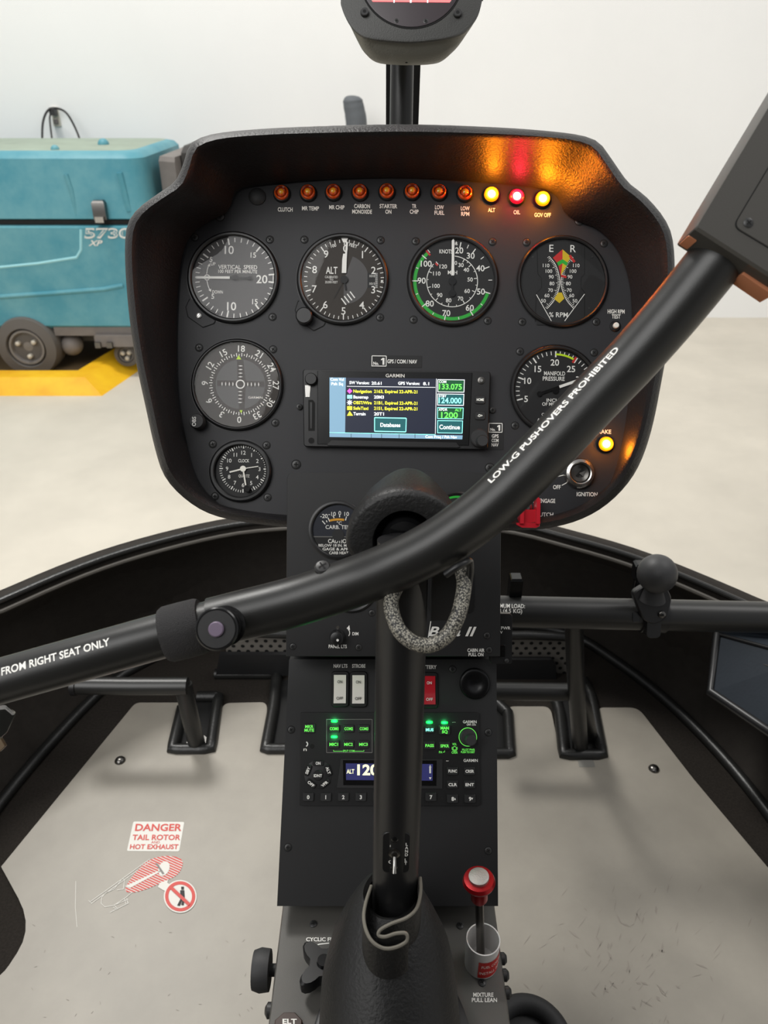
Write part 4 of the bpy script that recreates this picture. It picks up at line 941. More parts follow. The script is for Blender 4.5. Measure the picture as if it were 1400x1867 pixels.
for p in ((546, 742), (897, 748)):
    b = PANEL and T.mb(); q = T.L(*p); b.lathe([(5.5, 0), (5.5, 4), (4, 5)], 'screw_black', q, 20); b.disc(*q, 2.6, 5.2, 'hole_black', 6); T.part('hex_screw', b)
b = T.mb(); q = T.L(930, 745)
for (nm, x0, x1, y0, y1, extra, px, py) in (('radio_placard', 0, 0, 0, 0, None, 720, 659), ('radio_placard', 0, 0, 0, 0, 1, 903, 793)):
    T2 = PANEL.thing('radio_placard', 'black placard reading No. 1 GPS / COM / NAV above the navigator' if extra is None else 'small black placard with No. 1 GPS COM NAV stacked right of the navigator', 'placard', px, py)
    b = T2.mb()
    if extra is None:
        b.rbox(3, 0, 92, 22, 1, 0, .8, 'dial_black', ch=.1); b.line([(-42, -9), (-16, -9), (-16, 9.5), (-42, 9.5), (-42, -9.8)], 1.4, 1.1, W)
        b.text('No.', -34.5, -4, 5.5, W, 10, z=1.1, bold=.03); b.text('1', -21, 0, 12, W, 3.6, z=1.1, bold=.03); b.poly([(-22.5, 6), (-22.5, 2.6), (-25.5, 1.4), (-25.5, 3.4)], W, 1.15); b.text('GPS / COM / NAV', 13, 0, 7, W, 54, z=1.1, bold=.02)
    else:
        b.rbox(0, -2, 30, 50, 1, 0, .8, 'dial_black', ch=.1); b.line([(-12, 5), (12, 5), (12, 21), (-12, 21), (-12, 4)], 1.3, 1.1, W)
        b.text('No.', -5, 10, 5, W, 9, z=1.1, bold=.03); b.text('1', 7, 13, 10, W, 3.2, z=1.1, bold=.03); b.poly([(5.6, 18), (5.6, 15), (3, 14), (3, 16)], W, 1.15)
        for k, t in enumerate(('GPS', 'COM', 'NAV')): b.text(t, -.5, -2-8*k, 6.2, W, 12.5, z=1.1, bold=.02)
    T2.part('plate', b)

# ============================================================ CENTRE CONSOLE
UC = Frame(715, 1030, .664, 0, -.3)
CT = UC.thing('centre_console', 'black centre console stack running down from the panel to the grey tunnel cover', 'console', 715, 1030)
b = CT.mb(); P = rnd([CT.L(524, 862), CT.L(913, 862), CT.L(911, 1196), CT.L(522, 1196)], [12, 12, 0, 0]); b.prism(P, -2, 5, 'console_black', ch=.8); CT.part('upper_plate', b)
# hollow sheet-metal sides running forward
b = CT.mb(); P = [CT.L(524, 950), CT.L(913, 950), CT.L(911, 1194), CT.L(522, 1194)]
b.loft([[(x, y, -3) for x, y in P], [(x, y, -190) for x, y in P]], 'console_black', True, True, True); CT.part('upper_housing', b)
add_screws(CT, [(534.5, 1178), (654, 1179.5), (678, 1117), (887, 1158), (891, 1184.5)], 5.5, 5)
lt = CT.mb()
cap('PANEL LTS', 616, 1177.5, 6.2, 33, 'white_paint', .02, CT, lt, 5.5); cap('DIM', 648, 1154.5, 5.6, 11, 'white_paint', .02, CT, lt, 5.5); l2 = CT.mb(); cap('CABIN AIR', 867, 1184.5, 6.2, 31, 'white_paint', .02, CT, l2, 5.5); cap('PULL ON', 867, 1192.3, 6, 27, 'white_paint', .02, CT, l2, 5.5); CT.part('cabin_air_caption', l2, label='white CABIN AIR PULL ON caption')
q = CT.L(629, 1153); lt.arc(q[0], q[1], 8, 9.4, 40, 130, 5.5, 'white_paint', 8); q = CT.L(635, 1144); lt.poly([(q[0]-3, q[1]-1), (q[0]+2, q[1]+5), (q[0]+3.4, q[1]-4)], 'white_paint', 5.5)
CT.part('dimmer_caption', lt, label='white PANEL LTS and DIM captions')
sgn = CT.mb(); sgn.text('Beta II', *CT.L(824, 1150), 17, 'white_paint', 88, z=5.6, bold=.02, shear=.32); sgn.line([CT.L(780, 1163), CT.L(785, 1132)], 1.5, 5.6, 'white_paint'); CT.part('name_emblem', sgn, label='white italic Beta II emblem')

T, d = gauge('carburettor_temperature_gauge', 'carburettor temperature gauge with a caution note, left of the cyclic pivot', 'gauge', 616, 966, 54, 46, [(570, 918), (568, 1012)], 'dial_black', UC, hgt=6, group='console gauges')
T.o.matrix_world = T.M  # sits on the upper plate
Lk = lambda x, y: T.L(500+x*.3143, 830+y*.3143); Zk = 7
d.v = []; d.f = []; d.m = []; d.disc(0, 0, 47, Zk-1, 'dial_blue', 48); d.poly([(47*math.cos(a), 47*math.sin(a)) for a in [PI+.25+(PI-.5)*i/20 for i in range(21)]], 'dial_black', Zk-.7); d.line([(-45, -12.5), (45, -12.5)], 1.6, Zk-.5, 'grey_paint')
for t, x, y in (('-20', 290, 352), ('-10', 337, 340), ('0', 381, 335), ('10', 421, 340)): d.text(t, *Lk(x, y), 7.5, W, z=Zk)
for x0, y0, x1, y1 in ((280, 380, 297, 400), (313, 362, 323, 385), (342, 350, 348, 365), (380, 348, 380, 360), (420, 355, 414, 378), (303, 378, 308, 388)): d.line([Lk(x0, y0), Lk(x1, y1)], 1.8, Zk, W)
d.arc(*Lk(373, 560), 57, 61, -16, 10, Zk, 'orange_paint', 8); d.text('°C', *Lk(378, 393), 6, W, 9, z=Zk); d.text('CARB. TEMP', *Lk(380, 416), 7, W, 51, z=Zk)
d.text('CAUTION', *Lk(377, 497), 7.5, W, 40, z=Zk, bold=.02); d.text('BELOW 18 IN. MP IGNORE', *Lk(390, 522), 4.8, W, 83, z=Zk, bold=.02); d.text('GAGE & APPLY', *Lk(372, 543), 5, W, 57, z=Zk, bold=.02); d.text('CARB HEAT', *Lk(375, 565), 5, W, 35, z=Zk, bold=.02)
d.disc(*Lk(372, 462), 11, Zk+.2, 'console_black', 20)
T.part('dial', d); b = T.mb(); b.disc(0, 0, 46, 9, 'dial_glass', 40); b.recalc = False; T.part('glass', b)
b = T.mb(); b.lathe([(54, 4), (54, 9), (51, 11), (48, 11), (46, 9), (46, 5)], 'satin_black', n=60, cap0=False, cap1=False); T.part('outer_ring', b)
T, d = gauge('oil_pressure_gauge', 'small round gauge with a green arc mostly hidden behind the cyclic bar', 'gauge', 832, 948, 54, 46, [], 'dial_black', UC, hgt=6, group='console gauges')
d.v = []; d.f = []; d.m = []; d.disc(0, 0, 47, 6, 'dial_black', 48); d.arc(0, 0, 40, 44, -20, 60, 7, 'green_paint', 20); d.arc(0, 0, 40, 44, -40, -20, 7, 'lime_paint', 6); T.part('dial', d)
b = T.mb(); b.lathe([(52, 4), (52, 9), (49, 11), (46, 9), (46, 5)], 'satin_black', n=60, cap0=False, cap1=False); T.part('outer_ring', b)
T = UC.thing('hour_meter', 'dark square-cornered meter behind the braided loop, right of the cyclic post', 'meter', 822, 1078)
b = T.mb(); b.rbox(0, 0, 84, 78, 10, 4, 7, 'satin_black'); T.part('bezel', b)
b = T.mb(); b.line([(-34, -2), (-24, -14)], 3, 7.4, W); b.line([(-14, -25), (-4, -27)], 2, 7.4, W); b.arc(0, 0, 26, 28, 180, 300, 7.4, 'caption_white', 16); T.part('dial_marks', b)
T = UC.thing('round_gauge', 'dark round gauge under the cyclic bar, lower left of the console', 'gauge', 640, 1068)
b = T.mb(); b.lathe([(48, 4), (48, 9), (45, 11), (41, 9), (41, 6)], 'satin_black', n=48); T.part('bezel', b)
T = UC.thing('dimmer_knob', 'black panel lights dimmer knob with a white dot', 'knob', 615, 1160)
b = T.mb(); b.lathe([(14, 5), (14, 10), (12.5, 12), (11.5, 24), (10, 25)], 'satin_black', n=24); T.part('body', b); b = T.mb(); b.disc(2, -3, 2.3, 25.6, W, 12); b.line([(0, -16), (-5, -9)], 4, 13, 'screw_black'); b.disc(1, 17, 3, 5.6, 'screen_blue' if 0 else 'steel', 12); T.part('index_dot', b, label='white dot')
T = UC.thing('power_socket', 'narrow black power outlet box fixed to the right side of the console', 'power socket', 921, 1166)
b = T.mb(); b.rbox(-6, 0, 40, 92, 5, -30, -8, 'satin_black'); T.part('box', b); b = T.mb(); b.text('12V PWR', 5, 22, 6, W, 33, z=-7.5, anchor='r') if 0 else b.text('PWR', 2, 20, 5.6, W, 17, z=-7.5); b.text('V', -6, 12, 5, W, z=-7.5); T.part('lettering', b); b = T.mb(); b.rbox(-6, -22, 14, 22, 2, -8, -6, 'gloss_black'); T.part('port', b); b = T.mb(); b.lathe([(4, -8), (4, -6), (2, -5)], 'screw_black', (4, -40), 12); T.part('screw', b)

# lower console plate, tilted
LCf = Frame(716, 1205, .70, 11.3, 0)
b = CT.mb
def lcL(px, py): p = CT.M.inverted() @ LCf.at(px, py)[0]; return p
b = wmb(); X0 = LCf.at(527, 1202)[0]; X1 = LCf.at(905, 1202)[0]; X2 = LCf.at(908, 1652)[0]; X3 = LCf.at(505, 1652)[0]
zz = LCf.Z
b.loft([[tuple(p) for p in (X0, X1, X2, X3)], [tuple(p-zz*.004) for p in (X0, X1, X2, X3)], ], 'console_black', True, True, True)
CT.part('lower_plate', b)
b = wmb(); dn = Vector((0, .25, -.02))
b.loft([[tuple(p-zz*.0045) for p in (X0, X1, X2, X3)], [tuple(p-zz*.0045+Vector((0, .2, -.04))) for p in (X0, X1)]+[tuple(Vector((X2.x, X2.y+.26, X2.z))), tuple(Vector((X3.x, X3.y+.26, X3.z)))]], 'console_black', True, True, True); CT.part('lower_housing', b)
LS = LCf.thing('x', '', '', 716, 1400); bpy.data.objects.remove(LS.o); LS.o = CT.o
for i, p in enumerate([(825, 1220), (531, 1330.5), (890, 1335.5), (525, 1545), (890, 1551)]): link_mesh('screw', screw_mb(LS, *LS.L(*p), 6, 0, 'screw_black', 30*i), CT.M, CT.o)
lt = LS.mb()
for s_, x, y, w_ in (('NAV LTS', 620.7, 1214, 26), ('STROBE', 654, 1214, 25), ('BATTERY', 779, 1216, 35)): lt.text(s_, *LS.L(x, y), 6.6, W, w_, z=.6, bold=.03)
o = link_mesh('switch_captions', lt, CT.M, CT.o); o['label'] = 'white printed captions'
def rocker(label, px, py, red=False):
    T = LCf.thing('rocker_switch', label, 'switch', px, py, group='console rocker switches')
    b = T.mb(); b.rbox(0, 0, 32, 64, 6, 0, 5, 'satin_black', ch=1.5); T.part('frame', b)
    b = T.mb(); c = 'red_plastic' if red else 'rocker_white'
    prof = [(-25, 4), (-25, 11), (-8, 7.5), (8, 7.5), (25, 11), (25, 4)]
    b.loft([[(x, y, z) for y, z in prof] for x in (-11, 11)], c, True, True, True); o = T.part('rocker', b, label='red rocker' if red else 'white rocker')
    b = T.mb(); m = W if red else 'machine_dark'; b.text('ON', 0, 13, 5, m, 9, z=11); b.text('OFF', 0, -16, 5, m, 12, z=11.5); T.part('rocker_lettering', b, o)
rocker('white rocker switch under the NAV LTS caption', 620, 1256); rocker('white rocker switch under the STROBE caption', 653.5, 1256.5); rocker('red rocker switch under the BATTERY caption, half behind the cyclic post', 782, 1258, True)
T = LCf.thing('air_vent_cap', 'shiny black domed knob at upper right of the switch plate', 'knob', 865, 1246)
b = T.mb(); b.lathe([(28, 0), (28, 5), (26, 8), (22, 9), (12, 7), (3, 6)], 'gloss_black', n=48); T.part('dome', b)

# audio panel
T = LCf.thing('audio_panel', 'audio selector panel with green lit lamps, above the transponder', 'radio', 710, 1339)
La = lambda x, y: T.L(500+x*.3143, 1190+y*.3143)
b = T.mb(); b.rbox(*La(668, 472), 325, 77, 3, 0, 7, 'satin_black'); T.part('housing', b)
b = T.mb(); b.line([La(305, 385), La(568, 385), La(568, 577), La(305, 577), La(305, 383)], 1, 7.4, 'grey_paint'); b.rbox(*La(436, 481), 82, 60, 2, 6, 7.3, 'console_black', ch=.1); T.part('com_frame', b)
def key(T, Lf, t, x, y, w_, h, m, z=7, fs=5, sub='key', rot=0, t2=None, kr=2.5):
    b = T.mb(); b.rbox(*Lf(x, y), w_, h, kr, z-1, z+3.4, 'console_black', ch=1, rot=rot); o = T.part(sub, b)
    b = T.mb(); q = Lf(x, y)
    if t2: b.text(t, q[0], q[1]+3.2, fs, m, z=z+3.8, w=w_*.72, bold=.03); b.text(t2, q[0], q[1]-3.2, fs, m, z=z+3.8, w=w_*(.5 if len(t2) < 3 else .82), bold=.03)
    else: b.text(t, *q, fs, m, w_*.78 if len(t) > 2 else None, z=z+3.8, rot=rot, bold=.03)
    T.part('key_legend', b, o)
G = 'legend_green'
key(T, La, 'MKR', 206, 436, 21, 17, G, t2='MUTE', fs=5)
for t, x, y in (('COM1', 349, 438), ('COM2', 433, 438), ('COM3', 521, 438), ('MIC1', 347, 528), ('MIC2', 432, 528), ('MIC3', 518, 528), ('PASS', 899, 535), ('SPKR', 986, 537), ('NAV1', 610, 440), ('NAV2', 700, 440), ('AUX', 610, 530), ('ICS', 700, 530)): key(T, La, t, x, y, 20, 14, G)
key(T, La, 'MUS', 899, 444, 18, 12, 'screen_cyan'); key(T, La, 'MAN', 986, 445, 21, 17, G, t2='SQ', fs=5)
for x, y in ((350, 395), (349, 486), (898, 402), (985, 404)):
    b = T.mb(); b.rbox(*La(x, y), 12, 4.4, 1.5, 6.5, 8.4, 'led_green', ch=.3); T.part('indicator_lamp', b, label='green lit lamp')
    l = bpy.data.lights.new('indicator_glow', 'POINT'); l.energy = .0035; l.color = (.05, 1, .25); l.shadow_soft_size = .002; lo = bpy.data.objects.new('indicator_glow', l); S.collection.objects.link(lo); q = La(x, y); lo.location = T.M @ Vector((q[0]*T.sc, q[1]*T.sc, 15*T.sc))
b = T.mb(); b.text('GARMIN', *La(1131, 399), 5, W, 25, z=7.4); b.text('GMA 350c', *La(1140, 415), 3.6, 'caption_white', 17, z=7.4); b.text('SPLIT COM', *La(433, 567), 3.4, G, 21, z=7.6); b.line([La(345, 562), La(345, 569), La(398, 569)], .8, 7.6, G); b.line([La(520, 562), La(520, 569), La(468, 569)], .8, 7.6, G)
b.text('PILOT PWR', *La(1124, 560), 3.6, G, 23, z=7.4); b.text('PUSH TO DIST', *La(1120, 574), 3.6, G, 25, z=7.4); b.text('VOL', *La(1043, 528), 4, G, 8, z=7.4); b.text('CRSR', *La(1044, 576), 4, G, 11, z=7.4); q = La(1044, 552); b.arc(q[0], q[1], 2.6, 3.6, 0, 360, 7.4, G, 16); b.arc(q[0], q[1], 4.4, 5.2, 60, 300, 7.4, G, 16); b.text('PA', *La(963, 574), 4, G, 6, z=7.4); b.line([La(975, 574), La(986, 574), La(986, 565)], .8, 7.4, G)
q = La(183, 528); b.arc(q[0], q[1], 3, 5, 20, 160, 7.4, W, 8); b.text('n', *La(181, 557), 6, 'caption_white', 6, z=7.4); b.disc(*La(222, 541), 4.2, 7.5, 'hole_black', 18)
b.text('....', *La(1040, 398), 3, 'caption_white', 6, z=7.4)
T.part('lettering', b)
b = T.mb(); q = La(1120, 487); b.arc(q[0], q[1], 15.4, 16.6, 0, 360, 7.5, G, 36); b.lathe([(14.5, 7), (14.5, 16), (13, 17.5)], 'rubber', q, 32); o = T.part('outer_knob', b); b = T.mb(); q = La(1130, 500); b.lathe([(11, 17), (10, 30), (8.5, 32)], 'rubber', q, 28); T.part('inner_knob', b, o)
# transponder
T = LCf.thing('transponder', 'transponder with a blue display reading 1200 and a row of number keys', 'radio', 710, 1421)
b = T.mb(); b.rbox(*La(669, 736), 326, 88, 3, 0, 7, 'satin_black'); T.part('housing', b)
b = T.mb(); b.prism([La(385, 612), La(975, 615), La(975, 785), La(362, 780)], 6, 9, 'console_black', ch=1); o = T.part('display_frame', b)
b = T.mb(); b.poly([La(400, 620), La(940, 622), La(938, 768), La(402, 764)], 'gloss_black', 9.4); b.poly([La(416, 638), La(918, 642), La(916, 738), La(418, 734)], 'lcd_blue', 9.8)
b.text('ALT', *La(443, 684), 7.5, 'lcd_text', 14, z=10.2, bold=.02); b.text('1200', *La(565, 674), 18, 'lcd_text', 52, z=10.2, bold=.03); b.line([La(902, 655), La(902, 695)], 3, 10.2, W); b.poly([La(895, 662), La(902, 645), La(910, 662)], W, 10.2); b.poly([La(895, 718), La(902, 732), La(910, 718)], W, 10.2); T.part('display', b, o, label='dark blue display with pale digits')
for i, x in enumerate((200, 301, 402, 503, 604, 705, 806, 907)): key(T, La, str(i), x, 832, 20, 15, W, fs=6.5)
key(T, La, '8', 1032, 842, 20, 15, W, fs=6.5); key(T, La, '9', 1132, 842, 20, 15, W, fs=6.5)
for t, x, y in (('FUNC', 1032, 682), ('CRSR', 1130, 683), ('CLR', 1032, 760), ('ENT', 1130, 760)): key(T, La, t, x, y, 20, 14, W)
b = T.mb(); b.lathe([(25, 6), (25, 7.6), (24, 8)], 'console_black', La(256, 703), 40); T.part('mode_dial', b)
for t, a in (('ON', 0), ('ALT', 68), ('VFR', 142), ('OFF', 218), ('SBY', 292)):
    q = La(256, 703); r_ = 20; x, y = q[0]+r_*math.sin(math.radians(a)), q[1]+r_*math.cos(math.radians(a)); ro = -a if a < 90 or a > 270 else 180-a
    b = T.mb(); b.rbox(x, y, 20, 9.5, 3, 7, 11, 'satin_black', ch=1, rot=ro); o = T.part('mode_key', b); b = T.mb(); b.text(t, x, y, 5, W, 4.4*len(t), z=11.4, rot=ro, bold=.03); T.part('key_legend', b, o)
b = T.mb(); b.lathe([(9, 7), (9, 10), (8, 11)], 'satin_black', La(256, 707), 24); o = T.part('mode_key', b); b = T.mb(); b.text('IDNT', *La(256, 708), 5, W, 15, z=11.4, bold=.03); T.part('key_legend', b, o)
b = T.mb(); b.text('GARMIN', *La(1136, 622), 5, W, 26, z=7.4); b.poly([La(1042, 852), La(1050, 836), La(1058, 852)], W, 11) if 0 else None; b.line([La(994, 625), La(1010, 625)], .8, 7.4, 'caption_white'); b.disc(*La(970, 843), 4.3, 7.5, 'hole_black', 18); b.poly([La(1040, 848), La(1045, 835), La(1050, 848)], W, 10.9); b.poly([La(1139, 836), La(1149, 836), La(1144, 848)], W, 10.9); T.part('lettering', b)

# ------------------------------------------------------------ tunnel cover between the seats
ZC = .755
cv = world_thing('tunnel_cover', 'grey metal tunnel cover between the floor plates at the bottom', 'cover', (XC-.01, .25, ZF))
b = wmb(); x0, x1 = on_z(514, 1656, ZC).x, on_z(903, 1656, ZC).x; yf = on_z(700, 1656, ZC).y
b.prism([(x0, yf+.045), (x1, yf+.045), (x1, .02), (x0, .02)], ZP+.001, ZC, 'cover_grey', ch=.004); cv.part('sheet', b)
CVF = lambda px, py, z: on_z(px, py, ZC)+Vector((0, 0, z))
def wscrew(T, px, py, r=.0032):
    c = on_z(px, py, ZC); b = wmb(); b.lathe([(r, ZC-.0003), (r, ZC+.0008), (r*.6, ZC+.0016)], 'screw_black', (c.x, c.y), 18)
    for a in (.5, 2.07): b.tube([(c.x-r*.5*math.cos(a), c.y-r*.5*math.sin(a), ZC+.0016), (c.x+r*.5*math.cos(a), c.y+r*.5*math.sin(a), ZC+.0016)], r*.13, 'hole_black', 6)
    T.part('screw', b)
for p in ((571, 1685), (839, 1688), (879, 1792)): wscrew(cv, *p)
b = pxmb(CVF); b.text('CYCLIC FRICTION', 558, -1713, 7, W, 85, z=.0004, anchor='l', bold=.02); b.line([(572, -1726), (582, -1722), (600, -1720)], 2, .0004, W); cv.part('friction_caption', b, label='white CYCLIC FRICTION caption'); b = pxmb(CVF); b.text('MIXTURE', 881, -1814, 7.6, W, 37, z=.0004, bold=.02); b.text('PULL LEAN', 883, -1823.5, 7.6, W, 46, z=.0004, bold=.02)
cv.part('mixture_caption', b, label='white MIXTURE PULL LEAN caption')
# side knobs and bolts on cover
b = MB(lambda x, y, z: Vector((x0-z, yf-.045+x, ZC-.016+y))); b.lathe([(.005, 0), (.005, .006), (.016, .006), (.017, .014), (.015, .02)], 'rubber', n=24); b.lathe([(.003, .0203), (.0001, .0204)], 'hole_black', (-.004, .006), 10)
tag(link_mesh('side_knob', b), 'black knob on the left side of the grey tunnel cover', 'knob')
for i, (py_) in enumerate((1738, 1768, 1800)):
    c = on_z(916, py_, ZC); b = MB(lambda x, y, z, c=c: Vector((x1+z, c.y+x, ZC-.008+y))); b.lathe([(.005, 0), (.005, .003), (.003, .005)], 'screw_black', n=14); cv.part('side_screw', b)
b = MB(lambda x, y, z: Vector((x0-z, on_z(500, 1830, ZC).y+x, ZC-.01+y))); b.lathe([(.006, 0), (.006, .003), (.003, .005)], 'screw_black', n=14); cv.part('side_screw', b)
# star knob
c = on_z(592, 1782, ZC); T = world_thing('friction_knob', 'black star-shaped cyclic friction knob left of the leather boot', 'knob', (c.x, c.y, ZC))
b = wmb(); b.lathe([(.006, ZC), (.006, ZC+.012)], 'satin_black', (c.x, c.y), 20)
star = []
for i in range(48):
    a = 2*PI*i/48; r_ = .0165+.0075*max(-.6, -math.cos(4*a)); star.append((c.x+r_*math.cos(a), c.y+r_*math.sin(a)))
b.prism(star, ZC+.010, ZC+.022, 'satin_black', ch=.002); T.part('star_handle', b); b = wmb(); b.lathe([(.006, ZC+.0215), (.005, ZC+.025)], 'gloss_black', (c.x, c.y), 20); T.part('hub', b)
# octagonal red-brown ELT switch plate
c = on_z(527, 1858, ZC); b = wmb(); oc = [(c.x+.0105*math.cos(PI/8+i*PI/4)*1.1, c.y-.006+.0105*math.sin(PI/8+i*PI/4)) for i in range(8)]
b.prism(oc, ZC+.0002, ZC+.003, 'brown_plate', ch=.0008)
EL = MB(lambda x, y, z: Vector((x, y, z)))
T = world_thing('beacon_switch_plate', 'small brown octagonal plate marked ELT at the bottom edge', 'switch plate', (c.x, c.y, ZC)); T.part('plate', b)
b = pxmb(lambda px, py, z: on_z(px, py, ZC+.0034)); b.text('ELT', 528, -1862, 9, W, 26, z=0, bold=.03); T.part('lettering', b)
# mixture control
c = Vector((.0828, .371, ZC)); T = world_thing('mixture_control', 'red mixture knob on a steel rod rising out of a white plastic guard', 'control knob', tuple(c))
b = wmb(); k = (.0805, .366); b.lathe([(.0135, ZC+.0003), (.0138, ZC+.034), (.0128, ZC+.034), (.0122, ZC+.003), (.004, ZC+.003)], 'guard_white', k, 36); g_ = T.part('guard_cup', b, label='white plastic cup')
def cupfn(u, v, lift): a = -PI/2+u; r_ = .0138+lift; return Vector((k[0]+r_*math.cos(a), k[1]+r_*math.sin(a), ZC+v))
b = MB(cupfn); 
for i in range(14): 
    u0 = -.32+i*.16; b.poly([(u0, .003), (u0+.16, .003), (u0+.16, .024), (u0, .024)], 'red_paint', .0002)
lb = T.part('red_label', b, g_, label='red label')
b = MB(cupfn); b.text('FUEL CONTROL', .74, .0185, .0036, W, 1.75, z=.0005, bold=0); b.text('INSTALL BEFORE', .74, .0100, .0036, W, 1.95, z=.0005, bold=0); T.part('label_lettering', b, g_)
kn = Vector((.0735, .372, .855)); rod0 = Vector((.0805, .367, ZC+.002)); dr = (kn-rod0).normalized()
wtube(T, 'rod', [rod0, rod0.lerp(kn, .5), kn], .0034, 'dark_steel', 18)
q = dr.to_track_quat('Z', 'Y').to_matrix().to_4x4(); KM = Matrix.Translation(kn) @ q
b = MB(lambda x, y, z: KM @ Vector((x, y, z))); b.lathe([(.0055, -.022), (.0065, -.02), (.0065, -.006), (.0115, -.003), (.0127, 0), (.0115, .003), (.008, .0035)], 'red_anodized', n=40); kb = T.part('knob', b, label='red anodised knob')
b = MB(lambda x, y, z: KM @ Vector((x, y, z))); b.lathe([(.0078, .003), (.0078, .006), (.006, .0066)], 'steel_brushed', n=32); T.part('push_button', b, kb, label='bright steel button')

# ============================================================ CYCLIC
cy_ = world_thing('cyclic_stick', 'black cyclic control with a curved crossbar on a central post and leather boot', 'control stick', (.006, .312, ZC))
P1 = pt(735, 985, .485); P2 = pt(719, 1690, .56); PB = P1+(P2-P1)*1.28
wtube(cy_, 'post', [P1, P1.lerp(P2, .5), P2, PB], .0165, 'satin_black', n=40)
path = spline([tuple(pt(*p)) for p in [(-170, 1290, .475), (0, 1242, .478), (150, 1200, .48), (300, 1158, .483), (420, 1127, .485), (540, 1096, .485), (640, 1063, .48), (715, 1034, .472), (785, 1000, .466), (850, 957, .462), (914, 904, .46), (998, 819, .458), (1090, 721, .456), (1156, 652, .452), (1233, 564, .444), (1308, 471, .435), (1350, 415, .4345)]], 7)
path = [Vector(p) for p in path]
ileft = min(range(len(path)), key=lambda i: (path[i]-pt(385, 1136, .484)).length)
b = wmb(); b.tube([tuple(p) for p in path[ileft:]], .0159, 'tube_black', 44); cy_.part('crossbar', b, label='curved black crossbar')
b = wmb(); b.tube([tuple(p) for p in path[:ileft+3]], .0143, 'tube_black', 40); cy_.part('grip_tube', b, label='slimmer black left grip tube')
def tubetext(s_, pa, pb, up_px, h_px, w_px, rad, name, lab):
    # lettering wrapped on the tube: centre between pixels pa and pb
    ia = min(range(len(path)), key=lambda i: (Vector(proj(path[i]))-Vector(pa)).length); ib = min(range(len(path)), key=lambda i: (Vector(proj(path[i]))-Vector(pb)).length)
    seg = path[ia:ib+1]; cum = [0]
    for u_, v_ in zip(seg, seg[1:]): cum.append(cum[-1]+(v_-u_).length)
    Lt = cum[-1]; k_ = Lt/w_px
    def fn(x, y, z):
        t = (x+.5)*Lt; j = 0
        while j < len(cum)-2 and cum[j+1] < t: j += 1
        f_ = (t-cum[j])/((cum[j+1]-cum[j]) or 1); c_ = seg[j].lerp(seg[j+1], f_)
        ta = (seg[j].lerp(seg[j+1], f_)); tg = (seg[min(j+2, len(seg)-1)]-seg[max(j-1, 0)]).normalized()
        n_ = (CAM-c_); n_ = (n_-tg*n_.dot(tg)).normalized(); bb = n_.cross(tg)
        if bb.dot(U) < 0: bb = -bb
        ph = math.asin(max(-.99, min(.99, up_px*k_/rad)))+y*k_/rad
        return c_+(n_*math.cos(ph)+bb*math.sin(ph))*(rad+.0003)
    b = MB(fn); vs, fs, Wd = text_geo(s_, .02, 0)
    for vx, vy in vs: b.add((vx/Wd, vy*h_px, 0))
    for f_ in fs: b.face(f_, 'white_paint')
    cy_.part(name, b, label=lab)
def proj(p):
    v = p-CAM; d_ = v.dot(F); return (700+1400*v.dot(R)/d_, 933.5-1400*v.dot(U)/d_)
tubetext('LOW-G PUSHOVERS PROHIBITED', (914, 908), (1150, 666), 34, 12.5, 338, .0159, 'bar_lettering', 'white LOW-G PUSHOVERS PROHIBITED lettering')
tubetext('SOLO FROM RIGHT SEAT ONLY', (-25, 1250), (215, 1183), 15, 13.5, 237, .0143, 'grip_lettering', 'white SOLO FROM RIGHT SEAT ONLY lettering')
# collar (textured sleeve) and pivot disc
ic0 = min(range(len(path)), key=lambda i: (path[i]-pt(300, 1158, .483)).length); ic1 = min(range(len(path)), key=lambda i: (path[i]-pt(378, 1138, .484)).length)
b = wmb(); b.tube([tuple(path[ic0].lerp(path[ic1], t)) for t in (0, .1, .5, .9, 1)], [.0165, .0178, .018, .0178, .0168], 'velcro', 36); cy_.part('sleeve', b, label='rough woven black sleeve')
FD = Frame(395, 1147, .458, 6, 14); dk = FD.thing('x', '', '', 395, 1147); bpy.data.objects.remove(dk.o); dk.o = cy_.o
b = dk.mb(); b.lathe([(37, -16), (37, -6), (39.5, -6), (39.5, 0), (37, 2), (34, 2)], 'gloss_black', n=56); o = link_mesh('pivot_disc', b, cy_.M, cy_.o)
b = dk.mb(); b.lathe([(38, -30), (30, -30), (30, -14)], 'satin_black', (10, 2), 30); link_mesh('pivot_boss', b, cy_.M, cy_.o)
b = dk.mb(); b.disc(0, 0, 34, 2.3, 'console_black', 48); b.lathe([(14, 2), (14, 7), (12, 9)], 'cap_purple', n=32); o2 = link_mesh('centre_cap', b, cy_.M, o); o2['label'] = 'dull purple cap'
# big cross-head screw on bar
FS = Frame(590, 1030, .477, 40, 14); g = FS.thing('x', '', '', 588, 1034); bpy.data.objects.remove(g.o); 
b = g.mb(); b.lathe([(15, -7), (15, 0), (12, 4), (5, 5.5)], 'screw_black', n=28); [b.line([(-8*math.cos(a), -8*math.sin(a)), (8*math.cos(a), 8*math.sin(a))], 3, 6, 'hole_black') for a in (.4, 1.97)]; link_mesh('screw', b, cy_.M, cy_.o)
